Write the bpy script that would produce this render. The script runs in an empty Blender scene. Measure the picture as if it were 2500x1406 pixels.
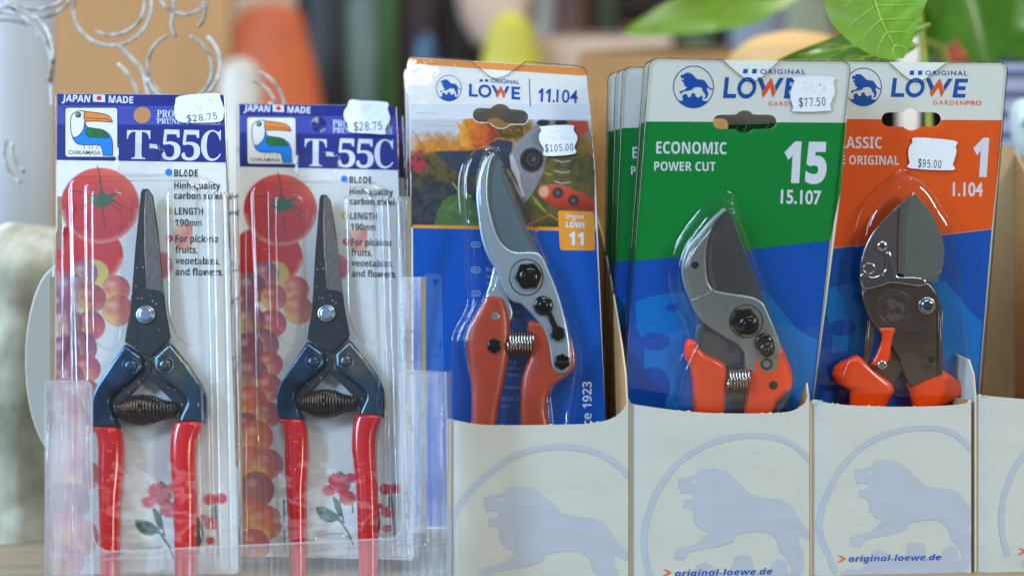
import bpy, math, random
import numpy as np
from mathutils import Vector, Matrix
from mathutils.geometry import tessellate_polygon

# ------------------------------------------------------------------ units
F, U0, V0, S, H = 3000.0, 1250.0, 703.0, 0.0002, 698.0      # 1 unit = 0.2 mm
SC = bpy.context.scene
COL = SC.collection

# ------------------------------------------------------------------ camera, world, lamps, exposure
cam = bpy.data.cameras.new("camera")
cam.sensor_width = 36.0
cam.lens = 36.0 * F / 2500.0
cam.clip_start, cam.clip_end = 0.02, 60.0
cam.dof.use_dof = True
cam.dof.focus_distance = 3055 * S
cam.dof.aperture_fstop = 3.2
cam_o = bpy.data.objects.new("camera", cam)
COL.objects.link(cam_o)
cam_o.location = (0, 0, H * S)
cam_o.rotation_euler = (math.radians(90), 0, 0)
SC.camera = cam_o
SC.view_settings.view_transform = 'Standard'
SC.view_settings.look = 'None'
SC.view_settings.exposure = 0.0
SC.view_settings.gamma = 1.0
SC.view_settings.use_curve_mapping = False
SC.cycles.transparent_max_bounces = 24
SC.cycles.max_bounces = 10
SC.cycles.use_denoising = True

def lin(c):
    return tuple((x / 255 / 12.92) if x / 255 <= 0.04045 else ((x / 255 + 0.055) / 1.055) ** 2.4 for x in c)

wd = bpy.data.worlds.new("World")
SC.world = wd
wd.use_nodes = True
nt = wd.node_tree
bg = nt.nodes['Background']
tc = nt.nodes.new('ShaderNodeTexCoord'); sep = nt.nodes.new('ShaderNodeSeparateXYZ')
rmp = nt.nodes.new('ShaderNodeValToRGB'); mr = nt.nodes.new('ShaderNodeMapRange')
nt.links.new(tc.outputs['Generated'], sep.inputs[0])
mr.inputs[1].default_value = -1; mr.inputs[2].default_value = 1
nt.links.new(sep.outputs['X'], mr.inputs[0]); nt.links.new(mr.outputs[0], rmp.inputs[0])
rmp.color_ramp.elements[0].color = (0.50, 0.74, 1.2, 1)
rmp.color_ramp.elements[0].position = 0.15
rmp.color_ramp.elements[1].color = (0.95, 0.90, 0.74, 1)
rmp.color_ramp.elements[1].position = 0.8
nt.links.new(rmp.outputs[0], bg.inputs[0])
bg.inputs[1].default_value = 0.11

def area(name, loc, target, sx, sy, power, color):
    l = bpy.data.lights.new(name, 'AREA')
    l.shape = 'RECTANGLE'; l.size = sx; l.size_y = sy; l.energy = power; l.color = color
    o = bpy.data.objects.new(name, l)
    COL.objects.link(o)
    o.location = loc
    d = Vector(target) - Vector(loc)
    o.rotation_euler = d.to_track_quat('-Z', 'Y').to_euler()
    return o

area("shop_window_light", (-1.45, -0.5, 1.0), (-0.1, 0.6, 0.15), 0.30, 0.9, 42, (0.50, 0.72, 1.0))
area("ceiling_light", (0.9, 0.0, 1.8), (0.1, 0.7, 0.1), 1.2, 0.14, 13, (1.0, 0.93, 0.80))
area("front_light", (0.1, -1.2, 2.3), (0.1, 0.6, 0.1), 0.7, 0.3, 20, (0.90, 0.98, 1.0))
area("side_fill_light", (1.5, -0.9, 0.55), (0.1, 0.6, 0.12), 0.22, 0.6, 17, (1.0, 1.0, 0.90))  # added fill from low right, brightens the forward-leaning green and orange packs
area("cool_veil_light", (-0.78, -1.1, 1.0), (-0.15, 0.6, 0.12), 0.8, 0.9, 0.6, (0.46, 0.68, 1.0))  # added panel, no real opening: lays a bluish veil over the toucan packs
area("low_reflection_light", (-0.62, -1.1, 0.57), (-0.15, 0.6, 0.05), 0.42, 0.05, 0.13, (0.60, 0.88, 1.0))  # added strip, no real opening: reflects as a cool patch low on the toucan packs
area("film_glint_light", (-0.23, -1.0, 0.99), (-0.04, 0.6, 0.2), 0.13, 0.016, 0.42, (0.9, 0.95, 1.0))  # small unseen strip added for the white streak on the vineyard pack's film
area("pot_fill_light", (-1.5, 0.55, 0.7), (-0.5, 1.0, 0.15), 0.5, 0.7, 20, (0.60, 0.78, 1.0))  # added cool fill aimed at the white pot, no window modelled here
area("back_room_light", (0.2, 1.6, 1.9), (0.0, 1.9, 0.2), 1.5, 0.8, 18, (1.0, 0.92, 0.82))

# ------------------------------------------------------------------ frames and tracing
class Frame:
    """A plane in space: centre seen at (u, v), at depth d, leaning back, turned and rolled; local x right, y up, z towards the viewer."""
    def __init__(s, u, v, d, lean=0, yaw=0, roll=0):
        L, Y, R = (math.radians(a) for a in (lean, yaw, roll))
        X = Vector((1, 0, 0)); Yv = Vector((0, math.sin(L), math.cos(L))); Z = X.cross(Yv)
        X2 = X * math.cos(R) + Yv * math.sin(R); Y2 = -X * math.sin(R) + Yv * math.cos(R)
        M = Matrix((X2, Y2, Z)).transposed()
        M = Matrix.Rotation(Y, 3, 'Z') @ M
        s.R = M; s.Rt = M.transposed()
        s.o = Vector(((u - U0) * d / F, d, (V0 - v) * d / F))
        s.c = s.Rt @ (-s.o)
        s.u, s.v, s.d = u, v, d
    def p(s, u, v, h=0.0):
        r = s.Rt @ Vector(((u - U0) / F, 1, (V0 - v) / F))
        t = (h - s.c.z) / r.z
        return (s.c.x + t * r.x, s.c.y + t * r.y, h)
    def matrix(s):
        M = s.R.to_4x4()
        M.translation = Vector((s.o.x * S, s.o.y * S, s.o.z * S + H * S))
        return M
    def moved(s, dx=0, dy=0, dz=0, turn=0):
        g = Frame.__new__(Frame)
        g.R = s.R @ Matrix.Rotation(math.radians(turn), 3, 'Z'); g.Rt = g.R.transposed()
        g.o = s.o + s.R @ Vector((dx, dy, dz)); g.c = g.Rt @ (-g.o); g.u, g.v, g.d = s.u, s.v, s.d
        return g

def smooth(pts, n=4, closed=True):
    """Catmull-Rom through the points."""
    out = []; m = len(pts)
    rng = range(m) if closed else range(m - 1)
    for i in rng:
        if closed:
            a, b, c, d = pts[i - 1], pts[i], pts[(i + 1) % m], pts[(i + 2) % m]
        else:
            a, b, c, d = pts[max(i - 1, 0)], pts[i], pts[i + 1], pts[min(i + 2, m - 1)]
        for k in range(n):
            t = k / n
            out.append(tuple(0.5 * (2 * b[j] + (c[j] - a[j]) * t + (2 * a[j] - 5 * b[j] + 4 * c[j] - d[j]) * t * t
                       + (3 * b[j] - a[j] - 3 * c[j] + d[j]) * t ** 3) for j in range(2)))
    if not closed: out.append(tuple(pts[-1][:2]))
    return out

def rrect(x0, y0, x1, y1, r, n=5):
    out = []
    for cx, cy, a0 in ((x0 + r, y0 + r, 180), (x1 - r, y0 + r, 270), (x1 - r, y1 - r, 0), (x0 + r, y1 - r, 90)):
        for k in range(n + 1):
            a = math.radians(a0 + 90 * k / n)
            out.append((cx + r * math.cos(a), cy + r * math.sin(a)))
    return out

def circ(cx, cy, r, n=24, ry=None, a0=0):
    ry = r if ry is None else ry
    return [(cx + r * math.cos(a0 + 2 * math.pi * k / n), cy + ry * math.sin(a0 + 2 * math.pi * k / n)) for k in range(n)]

def roundc(pts, r=12, n=4):
    """Round every corner of a polygon with radius-ish r."""
    out = []; m = len(pts)
    for i in range(m):
        a, b, c = Vector(pts[i - 1]), Vector(pts[i]), Vector(pts[(i + 1) % m])
        r1 = min(r, (a - b).length * .45); r2 = min(r, (c - b).length * .45)
        p = b + (a - b).normalized() * r1; q = b + (c - b).normalized() * r2
        for k in range(n + 1):
            t = k / n
            out.append(tuple((1 - t) ** 2 * p + 2 * t * (1 - t) * b + t * t * q))
    return out

# ------------------------------------------------------------------ mesh builder
class MB:
    def __init__(s):
        s.v = []; s.f = []; s.m = []; s.sm = []; s.mats = []; s.col = None
    def mi(s, mat):
        if mat not in s.mats: s.mats.append(mat)
        return s.mats.index(mat)
    def add(s, verts, faces, mat, sm=False):
        b = len(s.v); i = s.mi(mat)
        s.v += [tuple(v) for v in verts]
        for f in faces:
            s.f.append([b + k for k in f]); s.m.append(i); s.sm.append(sm)
    def build(s, name, parent=None, world=False):
        me = bpy.data.meshes.new(name)
        me.from_pydata([(v[0] * S, v[1] * S, v[2] * S) for v in s.v], [], s.f)
        for mt in s.mats: me.materials.append(mt)
        me.polygons.foreach_set('material_index', s.m)
        me.polygons.foreach_set('use_smooth', s.sm)
        if s.col is not None:
            at = me.color_attributes.new('print', 'FLOAT_COLOR', 'POINT')
            arr = np.ones((len(s.v), 4), dtype=np.float32)
            for st, c in s.col: arr[st:st + len(c), :3] = c
            at.data.foreach_set('color', arr.ravel())
        me.update()
        o = bpy.data.objects.new(name, me)
        COL.objects.link(o)
        if parent is not None: o.parent = parent
        return o
    # ---- local-space primitives
    def flat(s, loops, z, mat):
        """loops of local (x, y) -> flat sheet facing +z (first outer, rest holes)"""
        vs = [Vector((p[0], p[1], z)) for L in loops for p in L]
        tri = tessellate_polygon([[Vector((p[0], p[1], 0)) for p in L] for L in loops])
        fs = []
        for t in tri:
            a, b, c = (vs[k] for k in t)
            fs.append(t if (b - a).cross(c - a).z > 0 else t[::-1])
        s.add(vs, fs, mat)
    def prism(s, loops, z0, z1, mat, bev=0.0, nb=3, side=None, back=True, dome=0.0):
        """extruded outline(s) with rounded top edge"""
        side = side or mat
        rings_all = []
        for li, L in enumerate(loops):
            A = sum(L[i - 1][0] * L[i][1] - L[i][0] * L[i - 1][1] for i in range(len(L)))
            if (A < 0) == (li == 0): L = L[::-1]
            nrm = []
            m = len(L)
            for i in range(m):
                e1 = Vector((L[i][0] - L[i - 1][0], L[i][1] - L[i - 1][1])); e2 = Vector((L[(i + 1) % m][0] - L[i][0], L[(i + 1) % m][1] - L[i][1]))
                if e1.length < 1e-6: e1 = e2
                if e2.length < 1e-6: e2 = e1
                n1 = Vector((-e1.y, e1.x)); n2 = Vector((-e2.y, e2.x))
                if n1.length: n1.normalize()
                if n2.length: n2.normalize()
                n = n1 + n2
                n = n.normalized() / max(0.5, n.normalized().dot(n1)) if n.length > 1e-4 else n1
                nrm.append(n)
            rings = [[(p[0], p[1], z0) for p in L]]
            for k in range(nb + 1 if bev else 1):
                a = (math.pi / 2) * k / nb if bev else 0
                ins = bev * (1 - math.cos(a)); z = z1 - bev + bev * math.sin(a) if bev else z1
                rings.append([(p[0] + n.x * ins, p[1] + n.y * ins, z) for p, n in zip(L, nrm)])
            m = len(L); vs = [v for R in rings for v in R]
            fs = []
            for r in range(len(rings) - 1):
                for i in range(m):
                    j = (i + 1) % m
                    fs.append((r * m + i, r * m + j, (r + 1) * m + j, (r + 1) * m + i))
            nsd = len(fs)
            s.add(vs, fs, side, sm=bool(bev))
            rings_all.append(rings)
        s.flat([[(v[0], v[1]) for v in R[-1]] for R in rings_all], rings_all[0][-1][0][2], mat)
        if back:
            b = len(s.v)
            vs = [Vector(v) for R in rings_all for v in R[0]]
            tri = tessellate_polygon([[Vector((v[0], v[1], 0)) for v in R[0]] for R in rings_all])
            s.add(vs, [t[::-1] if (vs[t[1]] - vs[t[0]]).cross(vs[t[2]] - vs[t[0]]).z > 0 else t for t in tri], side)
    def tube(s, path, r, mat, n=8, closed=False, flatz=1.0):
        path = [Vector(p) for p in path]; m = len(path)
        rr = r if hasattr(r, '__len__') else [r] * m
        vs = []; up = Vector((0, 0, 1)); prev = None
        for i, p in enumerate(path):
            t = (path[(i + 1) % m] - path[i - 1]) if closed else (path[min(i + 1, m - 1)] - path[max(i - 1, 0)])
            t.normalize()
            if prev is None:
                a = t.cross(up)
                if a.length < 0.1: a = t.cross(Vector((1, 0, 0)))
            else:
                a = prev - t * prev.dot(t)
            a.normalize(); prev = a
            b = a.cross(t)
            for k in range(n):
                q = 2 * math.pi * k / n
                vs.append(p + a * math.cos(q) * rr[i] + b * math.sin(q) * rr[i])
        fs = []
        for i in range(m if closed else m - 1):
            j = (i + 1) % m
            for k in range(n):
                l = (k + 1) % n
                fs.append((i * n + k, i * n + l, j * n + l, j * n + k))
        if not closed:
            fs.append(tuple(range(n))[::-1]); fs.append(tuple((m - 1) * n + k for k in range(n)))
        s.add(vs, fs, mat, sm=True)
    def loft(s, sections, mat, n=20, e=2.4):
        """sections: (left xyz, right xyz, thickness) -> plump closed body, superellipse sections"""
        vs = []; m = len(sections)
        for a, b, th in sections:
            a, b = Vector(a), Vector(b); c = (a + b) / 2; w = (b - a) / 2
            for k in range(n):
                q = 2 * math.pi * k / n
                cx, sy = math.cos(q), math.sin(q)
                x = math.copysign(abs(cx) ** (2 / e), cx); y = math.copysign(abs(sy) ** (2 / e), sy)
                vs.append(c + w * x + Vector((0, 0, 1)) * (y * th))
        fs = []
        for i in range(m - 1):
            for k in range(n):
                l = (k + 1) % n
                fs.append((i * n + k, (i + 1) * n + k, (i + 1) * n + l, i * n + l))
        fs.append(tuple(range(n))); fs.append(tuple((m - 1) * n + k for k in range(n))[::-1])
        s.add(vs, fs, mat, sm=True)
    def dome(s, loop, z0, z1, mat, r=14, draft=6, nb=5, flange=0, cap=True):
        """clear formed bubble: near-vertical wall with draft, rounded shoulder, flat top; open underneath"""
        A = sum(loop[i - 1][0] * loop[i][1] - loop[i][0] * loop[i - 1][1] for i in range(len(loop)))
        L = loop if A > 0 else loop[::-1]
        m = len(L); nrm = []
        for i in range(m):
            a, b, c = Vector(L[i - 2 if m > 20 else i - 1]), Vector(L[i]), Vector(L[(i + (2 if m > 20 else 1)) % m])
            e = (c - a)
            nn = Vector((-e.y, e.x)).normalized(); nrm.append(nn)
        prof = []
        if flange: prof.append((-flange * .8, 0.0)); prof.append((-flange * .3, (z1 - z0) * .03))
        prof.append((0, (z1 - z0) * (.10 if flange else 0)))
        hgt = z1 - z0
        prof.append((draft, hgt - r))
        for k in range(1, nb + 1):
            a = math.pi / 2 * k / nb
            prof.append((draft + r * (1 - math.cos(a)), hgt - r + r * math.sin(a)))
        vs = []
        for ins, z in prof:
            vs += [(p[0] + n.x * ins, p[1] + n.y * ins, z0 + z) for p, n in zip(L, nrm)]
        fs = []
        for k in range(len(prof) - 1):
            for i in range(m):
                j = (i + 1) % m
                fs.append((k * m + i, k * m + j, (k + 1) * m + j, (k + 1) * m + i))
        s.add(vs, fs, mat, sm=True)
        if cap:
            top = [(v[0], v[1]) for v in vs[-m:]]
            s.flat([top], z1, mat)
    def coil(s, a, b, radii, turns, wire, mat, n=6, seg=14):
        a, b = Vector(a), Vector(b); ax = (b - a); L = ax.length; ax.normalize()
        e1 = Vector((0, 0, 1)); e2 = ax.cross(e1).normalized()
        N = int(turns * seg); path = []
        for i in range(N + 1):
            t = i / N; rad = np.interp(t, [x for x, _ in radii], [y for _, y in radii])
            q = 2 * math.pi * turns * t
            path.append(a + ax * (L * t) + (e1 * math.cos(q) + e2 * math.sin(q)) * rad)
        s.tube(path, wire, mat, n=n)
    def hexnut(s, c, r, z0, z1, mat, ang=0, bev=2):
        s.prism([circ(c[0], c[1], r, 6, a0=ang)], z0, z1, mat, bev=bev, nb=2)
    def button(s, c, r, z0, z1, mat, bev=None, n=28):
        s.prism([circ(c[0], c[1], r, n)], z0, z1, mat, bev=bev or min(r * .5, (z1 - z0) * .8), nb=4)

def L2(fr, pts, h=0):
    return [fr.p(u, v, h)[:2] for u, v in pts]

def node_empty(name, fr, label=None, cat=None, group=None):
    o = bpy.data.objects.new(name, None)
    o.empty_display_size = 0.02
    COL.objects.link(o)
    if fr is not None: o.matrix_world = fr.matrix()
    tag(o, label, cat, group)
    return o

def tag(o, label=None, cat=None, group=None, kind=None):
    if label: o['label'] = label
    if cat: o['category'] = cat
    if group: o['group'] = group
    if kind: o['kind'] = kind
    return o

def copy_thing(root, fr, label, group=None, skip=()):
    r = root.copy(); COL.objects.link(r)
    r.matrix_world = fr.matrix()
    r['label'] = label
    if group: r['group'] = group
    for ch in list(root.children):
        if ch.name.split('.')[0] in skip: continue
        c = ch.copy(); COL.objects.link(c); c.parent = r; c.matrix_parent_inverse = ch.matrix_parent_inverse.copy()
        for g in list(ch.children):
            d = g.copy(); COL.objects.link(d); d.parent = c
    return r

# ------------------------------------------------------------------ lettering
_T = {}
def glyphs(body, offset=0.0, space=1.0):
    k = (body, offset, space)
    if k in _T: return _T[k]
    c = bpy.data.curves.new('lettering', 'FONT'); c.body = body; c.offset = offset; c.resolution_u = 4; c.space_character = space
    o = bpy.data.objects.new('lettering', c); COL.objects.link(o)
    dg = bpy.context.evaluated_depsgraph_get(); dg.update()
    me = bpy.data.meshes.new_from_object(o.evaluated_get(dg))
    vs = [tuple(v.co[:2]) for v in me.vertices]; fs = [tuple(p.vertices) for p in me.polygons]
    bpy.data.objects.remove(o); bpy.data.curves.remove(c); bpy.data.meshes.remove(me)
    _T[k] = (vs, fs)
    return _T[k]

def st(sx, style):
    base = {'bold': (0x1D5D4, 0x1D5EE, 0x1D7EC), 'ital': (0x1D63C, 0x1D656, 0x1D7EC), 'serif': (0x1D400, 0x1D41A, 0x1D7CE), 'mono': (0x1D670, 0x1D68A, 0x1D7F6),
            'sans': (0x1D5A0, 0x1D5BA, 0x1D7E2)}.get(style)
    if not base: return sx
    r = ''
    for ch in sx:
        if 'A' <= ch <= 'Z': r += chr(base[0] + ord(ch) - 65)
        elif 'a' <= ch <= 'z': r += chr(base[1] + ord(ch) - 97)
        elif '0' <= ch <= '9': r += chr(base[2] + ord(ch) - 48)
        else: r += ch
    return r

def text(mb, fr, body, bl, br, hgt, mat, z=0.6, style='bold', off=0.0, slant=0.0, space=1.0, capref='H'):
    """lettering whose baseline runs bl -> br (picture points) with capitals hgt high; slant = sideways shift of the top per unit height"""
    vs, fs = glyphs(st(body, style), off, space)
    if not vs: return
    cv, _ = glyphs(st(capref, style), off)
    cap = max(y for _, y in cv)
    x0 = min(x for x, _ in vs); x1 = max(x for x, _ in vs)
    bx, by = br[0] - bl[0], br[1] - bl[1]; ln = math.hypot(bx, by)
    ux, uy = by / ln * hgt, -bx / ln * hgt
    ux += slant * bx / ln * hgt; uy += slant * by / ln * hgt
    out = []
    for x, y in vs:
        a = (x - x0) / (x1 - x0); b = y / cap
        out.append(fr.p(bl[0] + a * bx + b * ux, bl[1] + a * by + b * uy, z))
    mb.add(out, fs, mat)

def bil(c, a, b):
    tl, tr, brr, bl = c
    return tuple(tl[i] * (1 - a) * (1 - b) + tr[i] * a * (1 - b) + brr[i] * a * b + bl[i] * (1 - a) * b for i in (0, 1))

LION = [(395,546),(450,533),(500,525),(520,488),(600,482),(680,498),(745,550),(830,640),(900,662),(1010,670),(1065,697),(1110,765),(1155,835),(1210,885),(1285,915),(1280,945),(1200,925),(1125,880),(1120,930),(1150,990),(1160,1050),(1150,1100),(1110,1170),(1060,1175),(1055,1140),(1090,1110),(1060,1040),(1010,985),(990,910),(940,872),(860,865),(740,885),(720,930),(640,955),(450,990),(425,1037),(365,1033),(365,985),(400,965),(490,945),(580,875),(510,840),(482,790),(488,755),(465,722),(420,720),(425,675),(480,668),(480,640),(440,625),(408,638),(395,590)]

def emblem(mb, fr, cx, cy, r, mat, z=0.6, ry=None):
    """lion walking over a cog inside a ring"""
    ry = ry or r
    M = lambda x, y: (cx + (x - 778) / 158 * r, cy + (y - 298) / 158 * ry)
    ring = [M(778 + 158 * math.cos(a), 298 + 158 * math.sin(a)) for a in np.linspace(0, 2 * math.pi, 49)[:-1]]
    ring2 = [M(778 + 151 * math.cos(a), 298 + 151 * math.sin(a)) for a in np.linspace(0, 2 * math.pi, 49)[:-1]]
    mb.flat([L2(fr, ring, z), L2(fr, ring2, z)], z, mat)
    lion = [M(680 + (x - 395) / 3.6, 192 + (y - 482) / 3.6) for x, y in LION]
    mb.flat([L2(fr, lion, z)], z, mat)
    top = [(642,378),(655,392),(680,400),(697,396),(692,366),(706,350),(728,352),(736,374),(758,370),(765,345),(786,343),(797,368),(818,378),(838,360),(852,374),(846,394),(870,404),(902,392)]
    arc = [(778 + 152 * math.cos(a), 298 + 152 * math.sin(a)) for a in np.linspace(math.radians(35), math.radians(148), 18)]
    mb.flat([L2(fr, [M(*q) for q in top + arc], z)], z, mat)

def wordmark(mb, fr, c, blue, orange, z=0.6):
    P = lambda pts: mb.flat([L2(fr, [bil(c, a, b) for a, b in pts], z)], z, blue)
    P([(0, 0), (.055, 0), (.055, .8), (.175, .8), (.175, 1), (0, 1)])
    o1 = [bil(c, .31 + .128 * math.cos(t), .5 + .52 * math.sin(t)) for t in np.linspace(0, 2 * math.pi, 33)[:-1]]
    o2 = [bil(c, .31 + .078 * math.cos(t), .5 + .31 * math.sin(t)) for t in np.linspace(0, 2 * math.pi, 33)[:-1]]
    mb.flat([L2(fr, o1, z), L2(fr, o2, z)], z, blue)
    P([(.435, 0), (.495, 0), (.565, .47), (.53, .70)])
    P([(.735, 0), (.795, 0), (.715, .66), (.685, .40)])
    P([(.83, 0), (1, 0), (1, .2), (.885, .2), (.885, .4), (.985, .4), (.985, .6), (.885, .6), (.885, .8), (1, .8), (1, 1), (.83, 1)])
    mb.flat([L2(fr, [bil(c, a, b) for a, b in [(.615, .03), (.63, .03), (.71, .70), (.678, 1.0), (.622, .48), (.55, 1.0), (.515, .74)]], z)], z, orange)

# ------------------------------------------------------------------ materials
def mat(name, col, rough=0.5, metal=0.0, coat=0.0, var=0.0, vscale=300, bump=0.0, bscale=800, stretch=(1, 1, 1), spec=0.5, aniso=0, sss=0, var2=None, dust=0.0):
    m = bpy.data.materials.new(name); m.use_nodes = True
    nt = m.node_tree; b = nt.nodes['Principled BSDF']
    c = lin(col) if max(col) > 1.5 else col
    b.inputs['Base Color'].default_value = (*c, 1)
    b.inputs['Roughness'].default_value = rough; b.inputs['Metallic'].default_value = metal
    b.inputs['Coat Weight'].default_value = coat; b.inputs['Coat Roughness'].default_value = 0.12
    b.inputs['Specular IOR Level'].default_value = spec
    if sss:
        b.inputs['Subsurface Weight'].default_value = sss; b.inputs['Subsurface Radius'].default_value = (0.004, 0.002, 0.001)
    if var or bump or dust:
        tc = nt.nodes.new('ShaderNodeTexCoord'); mp = nt.nodes.new('ShaderNodeMapping'); mp.inputs['Scale'].default_value = stretch
        nt.links.new(tc.outputs['Object'], mp.inputs[0])
    src = None
    if var:
        n = nt.nodes.new('ShaderNodeTexNoise'); n.inputs['Scale'].default_value = vscale; n.inputs['Detail'].default_value = 5
        nt.links.new(mp.outputs[0], n.inputs['Vector'])
        r = nt.nodes.new('ShaderNodeValToRGB'); r.color_ramp.elements[0].position = .3; r.color_ramp.elements[1].position = .7
        lo = lin(var2) if var2 else tuple(x * (1 - var) for x in c)
        r.color_ramp.elements[0].color = (*lo, 1); r.color_ramp.elements[1].color = (*tuple(min(1, x * (1 + var * .5)) for x in c), 1)
        nt.links.new(n.outputs[0], r.inputs[0]); src = r.outputs[0]
        nt.links.new(src, b.inputs['Base Color'])
    if dust:
        v = nt.nodes.new('ShaderNodeTexVoronoi'); v.inputs['Scale'].default_value = 420
        nt.links.new(mp.outputs[0], v.inputs['Vector'])
        n3 = nt.nodes.new('ShaderNodeTexNoise'); n3.inputs['Scale'].default_value = 130
        nt.links.new(mp.outputs[0], n3.inputs['Vector'])
        th = nt.nodes.new('ShaderNodeMath'); th.operation = 'MULTIPLY'; th.inputs[1].default_value = dust * .4
        nt.links.new(n3.outputs[0], th.inputs[0])
        lt = nt.nodes.new('ShaderNodeMath'); lt.operation = 'LESS_THAN'
        nt.links.new(v.outputs['Distance'], lt.inputs[0]); nt.links.new(th.outputs[0], lt.inputs[1])
        mx = nt.nodes.new('ShaderNodeMix'); mx.data_type = 'RGBA'
        nt.links.new(lt.outputs[0], mx.inputs[0])
        if src: nt.links.new(src, mx.inputs[6])
        else: mx.inputs[6].default_value = (*c, 1)
        mx.inputs[7].default_value = (.55, .53, .5, 1)
        nt.links.new(mx.outputs[2], b.inputs['Base Color'])
    if bump:
        n2 = nt.nodes.new('ShaderNodeTexNoise'); n2.inputs['Scale'].default_value = bscale; n2.inputs['Detail'].default_value = 3
        nt.links.new(mp.outputs[0], n2.inputs['Vector'])
        bp = nt.nodes.new('ShaderNodeBump'); bp.inputs['Strength'].default_value = bump; bp.inputs['Distance'].default_value = 0.0004
        nt.links.new(n2.outputs[0], bp.inputs['Height']); nt.links.new(bp.outputs[0], b.inputs['Normal'])
    return m

def clear(name, tint=(.985, .99, .99), rough=0.04, bump=0.3, bscale=55, edge=(.80, .82, .83), haze=0.0, spec=1.0, streak=0.0, speck=0.0, hazecol=(.8, .85, .92), edgeamt=.5):
    """thin clear plastic film: light passes through, fresnel gloss on both sides, darker where seen edge-on, optional scuffs"""
    m = bpy.data.materials.new(name); m.use_nodes = True
    nt = m.node_tree; N = nt.nodes; Lk = nt.links
    N.remove(N['Principled BSDF']); out = N['Material Output']
    tc = N.new('ShaderNodeTexCoord')
    tr = N.new('ShaderNodeBsdfTransparent'); gl = N.new('ShaderNodeBsdfGlossy'); gl.inputs['Roughness'].default_value = rough
    gl.inputs['Color'].default_value = (spec, spec, spec, 1)
    fr = N.new('ShaderNodeMath'); fr.operation = 'MULTIPLY_ADD'; fr.inputs[1].default_value = .95; fr.inputs[2].default_value = .05
    p5 = N.new('ShaderNodeMath'); p5.operation = 'POWER'; p5.inputs[1].default_value = 3.0; Lk.new(p5.outputs[0], fr.inputs[0])
    lw = N.new('ShaderNodeLayerWeight'); lw.inputs['Blend'].default_value = edgeamt
    mc = N.new('ShaderNodeMix'); mc.data_type = 'RGBA'
    mc.inputs[6].default_value = (*tint, 1); mc.inputs[7].default_value = (*edge, 1)
    pw = N.new('ShaderNodeMath'); pw.operation = 'POWER'; pw.inputs[1].default_value = 2.0
    Lk.new(lw.outputs['Facing'], pw.inputs[0]); Lk.new(pw.outputs[0], mc.inputs[0]); Lk.new(mc.outputs[2], tr.inputs[0])
    no = N.new('ShaderNodeTexNoise'); no.inputs['Scale'].default_value = bscale; no.inputs['Detail'].default_value = 2
    Lk.new(tc.outputs['Object'], no.inputs['Vector'])
    bp = N.new('ShaderNodeBump'); bp.inputs['Strength'].default_value = bump; bp.inputs['Distance'].default_value = 0.002
    Lk.new(no.outputs[0], bp.inputs['Height']); Lk.new(bp.outputs[0], gl.inputs['Normal']); Lk.new(lw.outputs['Facing'], p5.inputs[0])
    mx = N.new('ShaderNodeMixShader')
    Lk.new(fr.outputs[0], mx.inputs[0]); Lk.new(tr.outputs[0], mx.inputs[1]); Lk.new(gl.outputs[0], mx.inputs[2])
    last = mx
    if haze or streak or speck:
        df = N.new('ShaderNodeBsdfDiffuse'); df.inputs[0].default_value = (*hazecol, 1)
        mp = N.new('ShaderNodeMapping'); mp.inputs['Scale'].default_value = (700, 25, 700)
        Lk.new(tc.outputs['Object'], mp.inputs[0])
        n1 = N.new('ShaderNodeTexNoise'); n1.inputs['Scale'].default_value = 1; n1.inputs['Detail'].default_value = 4
        Lk.new(mp.outputs[0], n1.inputs['Vector'])
        n2 = N.new('ShaderNodeTexNoise'); n2.inputs['Scale'].default_value = 28; n2.inputs['Detail'].default_value = 6
        Lk.new(tc.outputs['Object'], n2.inputs['Vector'])
        mu = N.new('ShaderNodeMath'); mu.operation = 'MULTIPLY'; Lk.new(n1.outputs[0], mu.inputs[0]); Lk.new(n2.outputs[0], mu.inputs[1])
        mr = N.new('ShaderNodeMapRange'); mr.inputs[1].default_value = .12; mr.inputs[2].default_value = .42
        mr.inputs[3].default_value = haze; mr.inputs[4].default_value = haze + streak; Lk.new(mu.outputs[0], mr.inputs[0])
        m2 = N.new('ShaderNodeMixShader'); Lk.new(mr.outputs[0], m2.inputs[0]); Lk.new(last.outputs[0], m2.inputs[1]); Lk.new(df.outputs[0], m2.inputs[2])
        last = m2
        if speck:
            v = N.new('ShaderNodeTexNoise'); v.inputs['Scale'].default_value = 900; v.inputs['Detail'].default_value = 1
            Lk.new(tc.outputs['Object'], v.inputs['Vector'])
            n4 = N.new('ShaderNodeTexNoise'); n4.inputs['Scale'].default_value = 40; Lk.new(tc.outputs['Object'], n4.inputs['Vector'])
            ad = N.new('ShaderNodeMath'); ad.operation = 'MULTIPLY_ADD'; ad.inputs[1].default_value = .35
            Lk.new(n4.outputs[0], ad.inputs[0]); Lk.new(v.outputs[0], ad.inputs[2])
            gt = N.new('ShaderNodeMath'); gt.operation = 'GREATER_THAN'; gt.inputs[1].default_value = .95 - speck
            Lk.new(ad.outputs[0], gt.inputs[0])
            dk = N.new('ShaderNodeBsdfDiffuse'); dk.inputs[0].default_value = (.12, .11, .10, 1)
            mul = N.new('ShaderNodeMath'); mul.operation = 'MULTIPLY'; mul.inputs[1].default_value = .6; Lk.new(gt.outputs[0], mul.inputs[0])
            m3 = N.new('ShaderNodeMixShader'); Lk.new(mul.outputs[0], m3.inputs[0]); Lk.new(last.outputs[0], m3.inputs[1]); Lk.new(dk.outputs[0], m3.inputs[2])
            last = m3
    Lk.new(last.outputs[0], out.inputs[0])
    return m

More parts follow.
